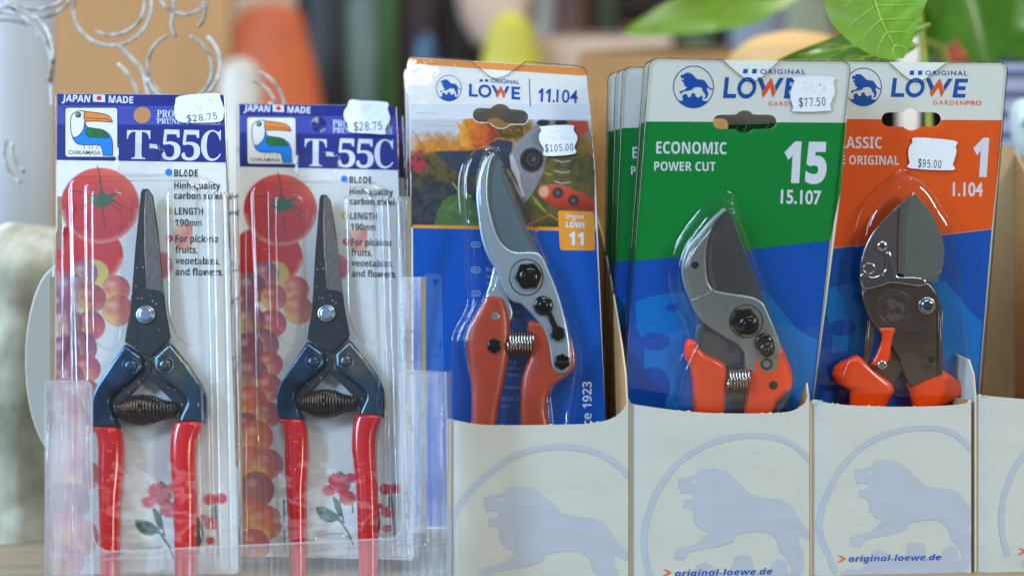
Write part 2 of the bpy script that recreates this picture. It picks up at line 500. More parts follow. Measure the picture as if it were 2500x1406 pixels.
def print_mat(name):
    m = bpy.data.materials.new(name); m.use_nodes = True
    nt = m.node_tree; b = nt.nodes['Principled BSDF']
    a = nt.nodes.new('ShaderNodeVertexColor'); a.layer_name = 'print'
    nt.links.new(a.outputs[0], b.inputs['Base Color']); b.inputs['Roughness'].default_value = .35
    return m

M = {}
def ink(name, col, rough=.38): M[name] = mat('ink_' + name, col, rough=rough, var=.05, vscale=900, bump=.03, bscale=1500, spec=.25)
ink('white', (228, 230, 232)); ink('navy', (28, 42, 140)); ink('violet', (62, 72, 168)); ink('black', (24, 26, 34)); ink('skyblue', (20, 130, 232)); ink('yellow', (226, 196, 50))
ink('red', (208, 36, 48)); ink('toucan', (232, 134, 46)); ink('leafgreen', (20, 120, 50)); ink('letter', (214, 222, 236)); ink('logoblue', (16, 80, 170)); ink('logoorange', (222, 92, 46))
ink('green', (0, 130, 54)); ink('orange', (224, 88, 20)); ink('blue', (4, 80, 176)); ink('lightblue', (0, 114, 198)); ink('amber', (222, 150, 54)); ink('paleblue', (128, 156, 205))
ink('infoblue', (58, 108, 190)); ink('grey', (70, 74, 84)); ink('board', (216, 222, 218), .6); ink('copper', (214, 138, 70)); ink('darkblue', (0, 76, 178)); ink('band', (24, 36, 128))
M['photo'] = print_mat('ink_photograph')
M['cardwhite'] = mat('card_stock', (222, 224, 224), rough=.5, var=.05, vscale=200)
M['cardedge'] = mat('card_edge', (190, 178, 160), rough=.8, var=.2, vscale=700)
M['kraft'] = mat('kraft_board', (178, 134, 84), rough=.85, var=.14, vscale=160, bump=.25, bscale=900, stretch=(1, 1, .25))
M['kraftdark'] = mat('kraft_board_grey', (176, 156, 120), rough=.85, var=.12, vscale=60, bump=.2, bscale=700)
M['boxwhite'] = mat('white_carton', (186, 191, 186), rough=.5, var=.06, vscale=70, bump=.2, bscale=500, stretch=(.25, 1, 1))
M['boxlilac'] = mat('lilac_print', (168, 176, 191), rough=.55, var=.06, vscale=140, bump=.12, bscale=500, stretch=(.25, 1, 1))
M['sticker'] = mat('sticker_paper', (218, 226, 236), rough=.55, var=.04, vscale=500)
M['stickerink'] = mat('sticker_ink', (62, 64, 74), rough=.7, var=.35, vscale=1400)
M['blackox'] = mat('black_oxide_steel', (26, 28, 32), rough=.42, metal=.35, var=.35, vscale=600, bump=.35, bscale=1600, dust=.5)
M['bevel'] = mat('ground_steel', (120, 112, 106), rough=.33, metal=.8, var=.3, vscale=500, stretch=(3, .5, 1), dust=.35)
M['bluesteel_l'] = None
M['rivet'] = mat('bright_rivet', (170, 182, 198), rough=.26, metal=1, bump=.3, bscale=500)
M['copperwire'] = mat('bronzed_spring', (84, 70, 60), rough=.3, metal=.9)
M['springsteel'] = mat('spring_steel', (178, 176, 170), rough=.25, metal=1)
M['vinylred'] = mat('red_vinyl', (196, 22, 22), rough=.22, coat=.5, sss=0, var=.1, vscale=90, dust=.45)
M['alu'] = mat('satin_aluminium', (176, 192, 206), rough=.36, metal=.75, var=.06, vscale=900, bump=.12, bscale=2200)
M['alu2'] = mat('grey_aluminium', (150, 160, 162), rough=.36, metal=.7, var=.07, vscale=800, bump=.1, bscale=2000)
M['coated'] = mat('coated_blade', (92, 112, 122), rough=.4, metal=.35, var=.05, vscale=900, bump=.1, bscale=1800)
M['darkblade'] = mat('grey_coated_blade', (84, 88, 94), rough=.36, metal=.5, var=.06, vscale=900, bump=.08)
M['greenblade'] = mat('olive_coated_blade', (98, 106, 104), rough=.4, metal=.4, var=.05, vscale=900)
M['bevelgrey'] = mat('blade_bevel', (128, 132, 136), rough=.3, metal=.8)
M['chrome'] = mat('chrome_plate', (190, 196, 204), rough=.12, metal=1, bump=.25, bscale=120)
M['darkchrome'] = mat('dark_chrome', (170, 158, 166), rough=.16, metal=.9, bump=.2, bscale=150)
M['bronze'] = mat('brown_steel', (112, 100, 95), rough=.26, metal=.85, var=.1, vscale=200, bump=.1)
M['bronzelite'] = mat('embossed_steel', (124, 110, 102), rough=.3, metal=.75)
M['boltblack'] = mat('black_bolt', (22, 22, 26), rough=.2, metal=.5, coat=.4)
M['boltdark'] = mat('dark_bolt', (54, 50, 50), rough=.25, metal=.8)
M['gripbrick'] = mat('brick_orange_grip', (166, 56, 26), rough=.42, coat=.2, var=.12, vscale=80, bump=.15, bscale=300, dust=.18)
M['griporange'] = mat('signal_orange_grip', (236, 66, 2), rough=.32, coat=.4, var=.12, vscale=70, bump=.15, bscale=260, dust=.18)
M['black'] = mat('black_hole', (8, 8, 9), rough=.7)
M['clear'] = clear('clear_blister', edgeamt=.45, rough=.05)
M['clear2'] = clear('clear_sheet', bump=.14, rough=.06, edge=(.8, .8, .78))
M['sheetedge'] = clear('sheet_edge', tint=(.66, .66, .63), edge=(.5, .5, .48), bump=.05, rough=.1)
M['lip'] = clear('scuffed_lip', haze=.15, streak=.36, speck=.09, rough=.10, bump=.4, bscale=60, hazecol=(.72, .80, .92))
M['acrylic'] = clear('scuffed_acrylic', haze=.05, streak=.24, speck=.06, rough=.12, bump=.3, bscale=60)
M['acrylic_lip'] = clear('scuffed_acrylic_lip', haze=.16, streak=.34, speck=.10, rough=.10, bump=.5, bscale=50, hazecol=(.7, .76, .9))
M['brightedge'] = mat('polished_plastic_edge', (206, 212, 220), rough=.12, coat=.8)
M['acryledge'] = mat('acrylic_edge', (150, 138, 112), rough=.3, coat=.5, var=.2, vscale=300)

def steel_iridescent(name):
    m = bpy.data.materials.new(name); m.use_nodes = True
    nt = m.node_tree; b = nt.nodes['Principled BSDF']
    b.inputs['Metallic'].default_value = .85; b.inputs['Roughness'].default_value = .27
    tc = nt.nodes.new('ShaderNodeTexCoord'); n = nt.nodes.new('ShaderNodeTexNoise'); n.inputs['Scale'].default_value = 55; n.inputs['Detail'].default_value = 3
    nt.links.new(tc.outputs['Object'], n.inputs['Vector'])
    r = nt.nodes.new('ShaderNodeValToRGB'); e = r.color_ramp.elements
    e[0].position = .32; e[0].color = (*lin((34, 46, 62)), 1); e[1].position = .72; e[1].color = (*lin((122, 108, 88)), 1)
    x = e.new(.47); x.color = (*lin((56, 78, 104)), 1); x = e.new(.6); x.color = (*lin((70, 88, 96)), 1)
    nt.links.new(n.outputs[0], r.inputs[0]); nt.links.new(r.outputs[0], b.inputs['Base Color'])
    n2 = nt.nodes.new('ShaderNodeTexNoise'); n2.inputs['Scale'].default_value = 120; nt.links.new(tc.outputs['Object'], n2.inputs['Vector'])
    bp = nt.nodes.new('ShaderNodeBump'); bp.inputs['Strength'].default_value = .35; bp.inputs['Distance'].default_value = .0008
    nt.links.new(n2.outputs[0], bp.inputs['Height']); nt.links.new(bp.outputs[0], b.inputs['Normal'])
    return m
M['irid'] = steel_iridescent('tempered_blue_steel')

# ------------------------------------------------------------------ printed pictures (ink colours computed on a fine grid)
class Picture:
    def __init__(s, u0, v0, u1, v1, step=2.0, base=(235, 236, 238), seed=1):
        s.u = np.arange(u0, u1 + step * .5, step); s.v = np.arange(v0, v1 + step * .5, step)
        s.U, s.V = np.meshgrid(s.u, s.v)
        s.c = np.ones(s.U.shape + (3,)) * np.array(lin(base))
        s.rng = np.random.RandomState(seed); s.step = step
    def noise(s, size, octv=3):
        out = np.zeros(s.U.shape); amp = 1; tot = 0
        for o in range(octv):
            sz = size / 2 ** o
            gx = (s.U - s.u[0]) / sz; gy = (s.V - s.v[0]) / sz
            g = s.rng.rand(int(gy.max()) + 3, int(gx.max()) + 3)
            ix = gx.astype(int); iy = gy.astype(int); fx = gx - ix; fy = gy - iy
            fx = fx * fx * (3 - 2 * fx); fy = fy * fy * (3 - 2 * fy)
            out += amp * (g[iy, ix] * (1 - fx) * (1 - fy) + g[iy, ix + 1] * fx * (1 - fy) + g[iy + 1, ix] * (1 - fx) * fy + g[iy + 1, ix + 1] * fx * fy)
            tot += amp; amp *= .55
        return out / tot
    def blend(s, mask, col):
        c = np.array(lin(col)) if not isinstance(col, np.ndarray) else col
        s.c = s.c * (1 - mask[..., None]) + c * mask[..., None]
    def ell(s, cx, cy, rx, ry, soft=1.5, ang=0):
        a = math.radians(ang); dx = s.U - cx; dy = s.V - cy
        x = dx * math.cos(a) + dy * math.sin(a); y = -dx * math.sin(a) + dy * math.cos(a)
        d = np.sqrt((x / rx) ** 2 + (y / ry) ** 2)
        return np.clip((1 - d) * min(rx, ry) / soft + .5, 0, 1), x / rx, y / ry
    def poly(s, pts, soft=1.5):
        inside = np.zeros(s.U.shape, bool); dist = np.full(s.U.shape, 1e9)
        n = len(pts)
        for i in range(n):
            x1, y1 = pts[i]; x2, y2 = pts[(i + 1) % n]
            c = ((y1 > s.V) != (y2 > s.V)) & (s.U < (x2 - x1) * (s.V - y1) / (y2 - y1 + 1e-9) + x1)
            inside ^= c
            l2 = (x2 - x1) ** 2 + (y2 - y1) ** 2 + 1e-9
            t = np.clip(((s.U - x1) * (x2 - x1) + (s.V - y1) * (y2 - y1)) / l2, 0, 1)
            dist = np.minimum(dist, np.hypot(s.U - x1 - t * (x2 - x1), s.V - y1 - t * (y2 - y1)))
        return np.clip(np.where(inside, dist, -dist) / soft + .5, 0, 1)
    def line(s, pts, w):
        dist = np.full(s.U.shape, 1e9)
        for (x1, y1), (x2, y2) in zip(pts[:-1], pts[1:]):
            l2 = (x2 - x1) ** 2 + (y2 - y1) ** 2 + 1e-9
            t = np.clip(((s.U - x1) * (x2 - x1) + (s.V - y1) * (y2 - y1)) / l2, 0, 1)
            dist = np.minimum(dist, np.hypot(s.U - x1 - t * (x2 - x1), s.V - y1 - t * (y2 - y1)))
        return np.clip((w - dist) / 1.5 + .5, 0, 1)
    def ramp(s, t, cols):
        xs = np.linspace(0, 1, len(cols)); cl = np.array([lin(c) for c in cols])
        return np.stack([np.interp(t, xs, cl[:, k]) for k in range(3)], -1)
    def place(s, mb, fr, z, clip=None):
        h, w = s.U.shape
        st = len(mb.v)
        keep = np.ones((h, w), bool) if clip is None else clip
        vs = [fr.p(float(u), float(v), z) for u, v in zip(s.U.ravel(), s.V.ravel())]
        fs = []
        kc = keep[:-1, :-1] & keep[1:, :-1] & keep[:-1, 1:] & keep[1:, 1:]
        for i, j in zip(*np.nonzero(kc)):
            a = int(i * w + j); fs.append((a, a + w, a + w + 1, a + 1))
        mb.add(vs, fs, M['photo'], sm=False)
        if mb.col is None: mb.col = []
        mb.col.append((st, s.c.reshape(-1, 3).astype(np.float32)))

# ================================================================== THE SETTING
def world_box(mb, x0, x1, y0, y1, z0, z1, mt, bev=0):
    """axis-aligned box, world units of 0.2 mm (y = depth, z above the table)"""
    vs = [(x, y, z) for z in (z0, z1) for y in (y0, y1) for x in (x0, x1)]
    mb.add(vs, [(0, 2, 3, 1), (4, 5, 7, 6), (0, 1, 5, 4), (1, 3, 7, 5), (3, 2, 6, 7), (2, 0, 4, 6)], mt)

def wx(u, d): return (u - U0) * d / F
def wz(v, d): return H + (V0 - v) * d / F

tmat = mat('counter_wood', (158, 138, 114), rough=.5, var=.25, vscale=30, bump=.2, bscale=100, stretch=(.3, 3, 1))
b = MB(); world_box(b, -12000, 12000, 1200, 16000, -120, 0, tmat)
tag(b.build('counter_surface'), kind='structure')
fmat = mat('shop_floor', (96, 92, 86), rough=.6, var=.15, vscale=3)
b = MB(); world_box(b, -30000, 30000, -12000, 30000, -4600, -4500, fmat)
tag(b.build('floor'), kind='structure')
wmat = mat('shop_wall', (30, 27, 27), rough=.9, var=.3, vscale=2.2)
b = MB(); world_box(b, -30000, 30000, 23000, 23300, -4500, 12000, wmat)
tag(b.build('wall'), kind='structure')

# ================================================================== BACKGROUND SHOP GOODS (out of focus)
def lathe(mb, prof, cx, cy, mt, n=40):
    vs = []
    for r, z in prof:
        vs += [(cx + r * math.cos(2 * math.pi * k / n), cy + r * math.sin(2 * math.pi * k / n), z) for k in range(n)]
    fs = [(i * n + k, i * n + (k + 1) % n, (i + 1) * n + (k + 1) % n, (i + 1) * n + k) for i in range(len(prof) - 1) for k in range(n)]
    fs.append(tuple(range(n))[::-1]); fs.append(tuple((len(prof) - 1) * n + k for k in range(n)))
    mb.add(vs, fs, mt, sm=True)

def carton(name, label, u0, u1, vtop, d, depth, col, top=None, group=None, flap=0, zb=0):
    m = mat(name + '_board', col, rough=.8, var=.3, vscale=1.8, bump=.1, bscale=200)
    e = node_empty(name, None, label, 'cardboard box', group)
    x0, x1 = wx(u0, d), wx(u1, d); z1 = wz(vtop, d)
    e.location = ((x0 + x1) / 2 * S, d * S, zb * S)
    b = MB(); cx = (x0 + x1) / 2
    world_box(b, x0 - cx, x1 - cx, 0, depth, 0, z1 - zb, m)
    b.build('carton_body', e)
    b = MB()
    for s_ in (-1, 1):
        w = (x1 - x0) * .5
        vs = [(s_ * w, 0, z1 - zb + 2), (s_ * w, depth, z1 - zb + 2), (s_ * 6, depth, z1 - zb + 26), (s_ * 6, 0, z1 - zb + 26)]
        vs += [(x, y, z + 8) for x, y, z in vs]
        b.add(vs, [(0, 1, 2, 3), (4, 7, 6, 5), (0, 3, 7, 4), (1, 5, 6, 2), (2, 6, 7, 3), (0, 4, 5, 1)], m)
    b.build('box_flap', e)
    return e

# white glazed pot, far left
pot = mat('white_glaze', (208, 226, 250), rough=.25, coat=.4, var=.03, vscale=6)
d = 5200; cx = wx(-60, d)
b = MB(); lathe(b, [(230, 0), (270, 60), (300, 420), (318, wz(130, d) - 60), (322, wz(-60, d)), (325, wz(-160, d)), (300, wz(-160, d)), (290, wz(0, d)), (280, 300)], cx, d, pot)
tag(b.build('glazed_pot'), 'white glazed pot standing behind the mossy stone trough at far left', 'pot')
# tan carton at left
carton('shipping_carton', 'large tan cardboard box behind the white wire rings', 118, 560, -260, 11000, 200, (190, 146, 98))
# mossy stone trough
stone = mat('mossy_stone', (196, 194, 176), rough=.95, var=.5, vscale=26, bump=1.0, bscale=70, var2=(134, 138, 114))
d = 3350
b = MB()
rs = np.random.RandomState(4)
nx, nz = 26, 30
x0, x1, z1 = wx(-260, d), wx(120, d), wz(545, d)
vs = []; fs = []
for j in range(nz):
    for i in range(nx):
        x = x0 + (x1 - x0) * i / (nx - 1); z = z1 * j / (nz - 1) - (j == nz - 1) * 0 + math.sin(i * .55) * 14 * (j / (nz - 1)) ** 4
        edge = max(0, (i - (nx - 8)) / 7) ** 2 * 160 + max(0, (j - (nz - 6)) / 5) ** 2 * 200
        vs.append((x + rs.randn() * 3, d + edge + rs.randn() * 5, z + rs.randn() * 3 * (0 < j < nz - 1)))
fs = [(j * nx + i, j * nx + i + 1, (j + 1) * nx + i + 1, (j + 1) * nx + i) for j in range(nz - 1) for i in range(nx - 1)]
k0 = len(vs)
for j in (0, nz - 1):
    for i in range(nx): vs.append((vs[j * nx + i][0], d + 700, vs[j * nx + i][2]))
fs += [((nz - 1) * nx + i, (nz - 1) * nx + i + 1, k0 + nx + i + 1, k0 + nx + i) for i in range(nx - 1)]
k1 = len(vs)
for j in range(nz): vs.append((x1, d + 700, z1 * j / (nz - 1)))
fs += [(j * nx + nx - 1, k1 + j, k1 + j + 1, (j + 1) * nx + nx - 1) for j in range(nz - 1)]
b.add(vs, fs, stone, sm=True)
tag(b.build('stone_trough'), 'weathered mossy stone trough at the far left edge', 'planter')
# pale plate leaning on it
cream = mat('cream_ceramic', (166, 162, 150), rough=.4, coat=.3, var=.03, vscale=9)
fr = Frame(150, 880, 3250, lean=6)
b = MB(); b.prism([L2(fr, circ(150, 880, 88, 40, ry=235))], -8, 8, cream, bev=6)
o = b.build('oval_plate'); o.matrix_world = fr.matrix(); tag(o, 'cream oval ceramic plate leaning on the mossy trough', 'plate')

# blurred goods behind the packs
def sack(name, label, cat, cx_u, d, prof_uv, col, rough=.6, squash=.45, group=None, zb=0, lump=.06):
    """rounded standing shape: list of (half width px, v) seen at depth d"""
    m = mat(name + '_skin', col, rough=rough, var=.35, vscale=4)
    b = MB(); k = d / F
    n = 36; vs = []
    vv_ = [q[1] for q in prof_uv[::-1]]; ww_ = [q[0] for q in prof_uv[::-1]]
    lv = sorted(set(vv_ + list(np.linspace(vv_[0], min(vv_[-1], 320), 16))))[::-1]
    P = [(float(np.interp(v, vv_, ww_)) * k, wz(v, d)) for v in lv]
    for r, z in P:
        vs += [(wx(cx_u, d) + r * (1 + lump * math.sin(z / 330 + cx_u) + lump * .7 * math.sin(6 * math.pi * q / n + z / 260)) * math.cos(2 * math.pi * q / n), d + r * squash * math.sin(2 * math.pi * q / n), z) for q in range(n)]
    fs = [(i * n + q, i * n + (q + 1) % n, (i + 1) * n + (q + 1) % n, (i + 1) * n + q) for i in range(len(P) - 1) for q in range(n)]
    fs.append(tuple(range(n))[::-1]); fs.append(tuple((len(P) - 1) * n + q for q in range(n)))
    b.add(vs, fs, m, sm=True)
    return tag(b.build(name), label, cat, group)

sack('orange_bag', 'big bright orange bag, blurred, behind the middle blister pack', 'bag', 668, 9880, [(95, 900), (104, 330), (100, 150), (94, 60), (80, 28), (40, 14), (8, 12)], (190, 86, 34), .6, lump=.12)
sack('white_bottle', 'white rounded bottle top right of the tan cardboard box', 'bottle', 585, 7410, [(52, 900), (54, 240), (46, 170), (26, 148), (6, 142)], (206, 200, 186), .4)
sack('white_sack', 'white paper sack above the orange bag', 'sack', 560, 13650, [(150, 900), (170, 200), (185, 60), (180, -60), (120, -140)], (240, 226, 210), .8)
sack('black_crate_liner', 'tall black sack between the orange bag and the green tube', 'sack', 800, 11180, [(84, 900), (86, 150), (80, 20), (78, -120)], (16, 16, 18), .5)
sack('grey_green_tube', 'grey green tube standing before the black goods', 'tube', 885, 10400, [(38, 900), (38, 240), (37, 60), (34, -120)], (88, 108, 98), .5)
sack('bright_green_tube', 'bright green tube standing beside the grey green one', 'tube', 945, 10920, [(24, 900), (25, 160), (26, 30), (26, -120)], (44, 96, 36), .5)
sack('dark_plum_bag', 'dark plum coloured bag behind the striped tubes', 'bag', 1010, 12220, [(80, 900), (74, 130), (80, 20), (80, -140)], (40, 24, 34), .6)
sack('dark_bag', 'black bag behind the orange topped pack', 'bag', 1130, 12480, [(110, 900), (112, 130), (100, 20), (100, -140)], (26, 28, 26), .6)
sack('blue_jar', 'small dark blue jar above the orange topped pack', 'jar', 1040, 9360, [(28, 900), (30, 190), (26, 110), (14, 88), (4, 84)], (34, 78, 108), .4)
sack('paper_bag', 'pale pink paper bag hanging above the yellow bell', 'bag', 1205, 11440, [(40, 110), (74, 50), (90, -10), (92, -120)], (216, 190, 172), .8)
sack('yellow_bell', 'bright yellow bell shaped cup, blurred behind the pack', 'cup', 1248, 8580, [(98, 700), (90, 200), (70, 120), (52, 62), (30, 38), (8, 30)], (206, 196, 62), .45)
sack('grey_tub', 'pale grey tub beside the yellow cup', 'tub', 1335, 11700, [(70, 900), (72, 60), (70, -100)], (146, 148, 142), .6)
sack('brown_jar', 'dark brown jar at the top between grey tubs', 'jar', 1400, 11440, [(42, 900), (44, 70), (40, -100)], (70, 34, 16), .5)
sack('dark_green_jar', 'dark green jar at the top beside the brown jar', 'jar', 1475, 11830, [(40, 900), (42, 70), (40, -100)], (32, 56, 34), .5)
carton('parcel_box', 'pinkish pale parcel box behind the orange topped pack', 1300, 1640, 92, 8800, 900, (212, 186, 164))
carton('brown_tray_box', 'brown cardboard tray box behind the green card packs', 1420, 1900, 128, 6400, 700, (190, 144, 92))
sack('grey_bucket', 'blue grey bucket at the top between the leaves', 'bucket', 1850, 10660, [(70, 900), (72, 60), (70, -100)], (120, 132, 150), .5)
sack('pale_green_tub', 'pale green tub behind the big leaf', 'tub', 1960, 11440, [(70, 900), (74, 60), (72, -100)], (150, 166, 150), .6)
# straw hat-like tan bowl
sack('tan_bowl', 'tan upturned bowl behind the sharp green leaf', 'bowl', 1930, 4700, [(168, 700), (160, 190), (146, 130), (100, 96), (40, 82), (6, 80)], (222, 176, 112), .6, squash=.8)
# far shelving with goods
shm = mat('far_shelf_board', (96, 84, 74), rough=.7)
e = node_empty('shop_shelf', None, 'long brown shelf unit at the back of the shop', 'shelf')
for z in (2700, 3650, 4600):
    b = MB(); world_box(b, -8000, 9000, 17000, 18600, z, z + 70, shm); b.build('shelf_board', e)
rs = np.random.RandomState(12); x = -6200; cols = [(70, 84, 90), (120, 70, 50), (40, 60, 42), (150, 140, 126), (60, 52, 76), (170, 120, 60), (34, 34, 38), (100, 120, 110), (146, 62, 40), (58, 84, 110)]
k = 0
while x < 8600:
    w = rs.uniform(260, 620); h = rs.uniform(420, 820)
    b = MB(); c = cols[k % len(cols)]; m_ = mat('far_goods', c, rough=.6); m2_ = mat('far_goods_label', tuple(min(255, q * 1.5 + 30) for q in c), rough=.6)
    world_box(b, x, x + w, 17100, 17700, 3722, 3722 + h, m_)
    world_box(b, x + w * .15, x + w * .85, 17090, 17098, 3722 + h * .25, 3722 + h * .7, m2_)
    tag(b.build('product_box'), 'out of focus product box on the far shop shelf', 'product box', 'goods on the far shelf')
    x += w + rs.uniform(30, 420); k += 1
# white post
b = MB(); dpp = 4600; world_box(b, wx(2200, dpp), wx(2244, dpp), dpp, dpp + 60, 0, wz(-200, dpp), mat('white_post', (226, 216, 206), rough=.5))
tag(b.build('white_post'), 'white square post behind the plant leaves', 'post')
# stack of booklets at right and the printed cup
gp = mat('booklet_paper', (168, 174, 206), rough=.7, var=.1, vscale=40)
gp2 = mat('booklet_cover', (70, 78, 130), rough=.4)
d = 4700; zb = 0
for k in range(14):
    b = MB(); z0 = wz(385, d) + k * 26
    if k == 0: z0b = 0
    world_box(b, wx(2425, d) + (k * 37 % 11), wx(2700, d), d + (k * 23 % 17), d + 420, z0, z0 + 21, gp if k % 3 else gp2)
    w = 'lowest' if k == 0 else ('topmost' if k == 13 else None)
    ords = ['lowest', 'second lowest', 'third lowest', 'fourth from the bottom', 'fifth from the bottom', 'sixth from the bottom', 'seventh from the bottom', 'seventh from the top', 'sixth from the top', 'fifth from the top', 'fourth from the top', 'third highest', 'second highest', 'topmost']
    tag(b.build('booklet'), ords[k] + ' booklet in the stack at the right edge', 'booklet', 'booklets stacked at the right edge')
b = MB(); world_box(b, wx(2405, d), wx(2720, d), d - 30, d + 460, 0, wz(385, d) - 2, mat('stand_wood', (120, 96, 66), rough=.7, var=.2, vscale=10))
tag(b.build('stand_block'), 'brown wooden block under the stacked booklets', 'stand')
d = 4150; b = MB(); cxx = wx(2524, d); k = d / F
cupm = mat('white_cup', (210, 228, 226), rough=.3, coat=.5)
lathe(b, [(40 * k, wz(345, d) - 60), (50 * k, wz(340, d)), (56 * k, wz(290, d)), (54 * k, wz(262, d)), (44 * k, wz(246, d)), (30 * k, wz(243, d))], cxx, d, cupm)
for q, (a, zz) in enumerate(((-2.1, 325), (-1.9, 312), (-2.3, 308), (-1.75, 328), (-2.15, 296))):
    r0 = 55.5 * k
    c = Vector((cxx + r0 * math.cos(a), d + r0 * math.sin(a), wz(zz, d))); t = Vector((-math.sin(a), math.cos(a), .4)).normalized(); up = Vector((0, 0, 1)); nrm = Vector((math.cos(a), math.sin(a), 0))
    pts = [c + t * 22 + nrm * 3, c + up * 10 + nrm * 3, c - t * 22 + nrm * 3, c - up * 10 + nrm * 3]
    b.add([tuple(p) for p in pts], [(0, 1, 2, 3)], M['leafgreen'])
cup = b.build('printed_cup'); tag(cup, 'white cup with printed green leaves at the right edge', 'cup')
b = MB(); lathe(b, [(120, 0), (118, wz(345, d) - 62)], cxx, d, mat('cup_stand', (150, 128, 84), rough=.7)); tag(b.build('cup_stand'), 'round tan stand under the printed cup', 'stand')

# ================================================================== WIRE RINGS
wire = mat('painted_wire', (186, 194, 198), rough=.5, var=.6, vscale=160, bump=.6, bscale=300, var2=(132, 112, 88))
fr = Frame(300, 200, 3560)
rack = node_empty('wire_ring_rack', fr, 'white painted wire rack of welded rings, chipped and rusty', 'wire rack')
rings = [(275, 18, 96, 0, -20, 200), (275, 10, 78, 12, -60, 120), (440, 165, 78, 0, -70, 250), (447, 160, 92, 14, -50, 160), (95, -60, 105, 0, 20, 150), (92, -66, 92, 14, 30, 140),
         (5, 160, 128, 0, -105, 20), (8, 158, 112, 14, -100, 10), (0, 148, 138, 28, -95, 5), (448, -22, 58, 5, 10, 170), (455, 25, 48, 6, -55, 55), (208, 255, 128, 6, -50, -8), (590, 275, 84, 0, -75, 60), (600, 270, 98, 14, -70, 60),
         (95, 370, 86, 6, 118, 200), (92, 365, 66, 18, 125, 195), (545, 420, 66, 0, -60, 240), (560, 440, 78, 14, -60, 240), (585, 560, 84, 4, 90, 300), (560, 590, 70, 16, -90, 200), (620, 800, 84, 12, 100, 260)]
for i, (cu, cv, r, h, a0, a1) in enumerate(rings):
    b = MB(); path = []
    rg = np.random.RandomState(i); tl = rg.uniform(-.25, .25, 2)
    n = max(12, int(56 * (a1 - a0) / 360)); full = a1 - a0 >= 360
    for k in range(n):
        a = math.radians(a0 + (a1 - a0) * k / (n if full else n - 1))
        q = fr.p(cu + r * math.cos(a), cv + r * math.sin(a), h * 1.2)
        path.append((q[0], q[1], q[2] + r * (tl[0] * math.cos(a) + tl[1] * math.sin(a)) + rg.randn() * .5))
    b.tube(path, 5.2, wire, n=8, closed=full)
    b.build('wire_ring', rack)
for pts in ([(290, 112), (345, 170), (362, 230), (385, 330), (392, 600), (380, 1300)], [(425, -60), (424, 30), (420, 60), (428, 90)], [(130, 120), (130, 170), (126, 215), (128, 260)], [(548, 340), (560, 700), (556, 1290)], [(660, 250), (690, 700), (680, 1290)]):
    b = MB(); b.tube([fr.p(u, v, 10) for u, v in smooth(pts, 6, closed=False)], 6.5, wire, n=8)
    b.build('wire_stem', rack)

# ================================================================== PLANT
leafm = mat('leaf_surface', (104, 150, 36), rough=.38, coat=.25, var=.18, vscale=60, bump=.35, bscale=110, sss=0)
leafm.node_tree.nodes['Principled BSDF'].inputs['Transmission Weight'].default_value = 0.0
veinm = mat('leaf_vein', (178, 206, 80), rough=.45)
stemm = mat('plant_stem', (124, 134, 40), rough=.5, var=.2, vscale=50)
darkleaf = mat('dark_leaf_surface', (72, 128, 20), rough=.4, coat=.3, var=.3, vscale=30, bump=.3, bscale=60)

def leaf(parent, spine, widths, m, vein=True, fold=.25, name='leaf', curl=0.0):
    """spine: list of world points from stalk to tip; widths: half widths; side vector lies mostly in the picture plane"""
    sp = [Vector(p) for p in spine]; b = MB(); n = len(sp); K = 6
    nv = Vector((0, -1, 0)); vs = []; 
    for i, p in enumerate(sp):
        t = (sp[min(i + 1, n - 1)] - sp[max(i - 1, 0)]).normalized(); sd = t.cross(nv).normalized(); up = sd.cross(t)
        for k in range(-K, K + 1):
            f = k / K
            rip = math.sin(i * 1.3 + abs(k)) * widths[i] * .015
            vs.append(p + sd * (widths[i] * f) + up * (abs(f) ** 1.4 * widths[i] * fold * (1 if up.y < 0 else -1) + rip + curl * widths[i] * f))
    W = 2 * K + 1
    b.add([tuple(v) for v in vs], [(i * W + k, i * W + k + 1, (i + 1) * W + k + 1, (i + 1) * W + k) for i in range(n - 1) for k in range(W - 1)], m, sm=True)
    if vein:
        off = Vector((0, -1.6, 0))
        b.tube([sp[i] + off for i in range(n)], [max(.6, 3.6 * (1 - i / n)) for i in range(n)], veinm, n=6)
        for i in range(2, n - 3, 3):
            for sgn in (-1, 1):
                pth = []
                for q in range(6):
                    f = q / 5 * .86; ii = min(n - 1.001, i + f * 3.4); a = int(ii); fr_ = ii - a
                    w = (vs[a * W + K + int(round(sgn * f * K))] * (1 - fr_) + vs[min(a + 1, n - 1) * W + K + int(round(sgn * f * K))] * fr_)
                    t = f * K; lo = int(t); 
                    A = vs[a * W + K + sgn * lo] * (1 - (t - lo)) + vs[a * W + K + sgn * min(lo + 1, K)] * (t - lo)
                    B = vs[min(a + 1, n - 1) * W + K + sgn * lo] * (1 - (t - lo)) + vs[min(a + 1, n - 1) * W + K + sgn * min(lo + 1, K)] * (t - lo)
                    pth.append(A * (1 - fr_) + B * fr_ + off * .6)
                b.tube(pth, [1.5, 1.3, 1.1, .9, .7, .4], veinm, n=5)
    me = b.build(name, parent)
    return me

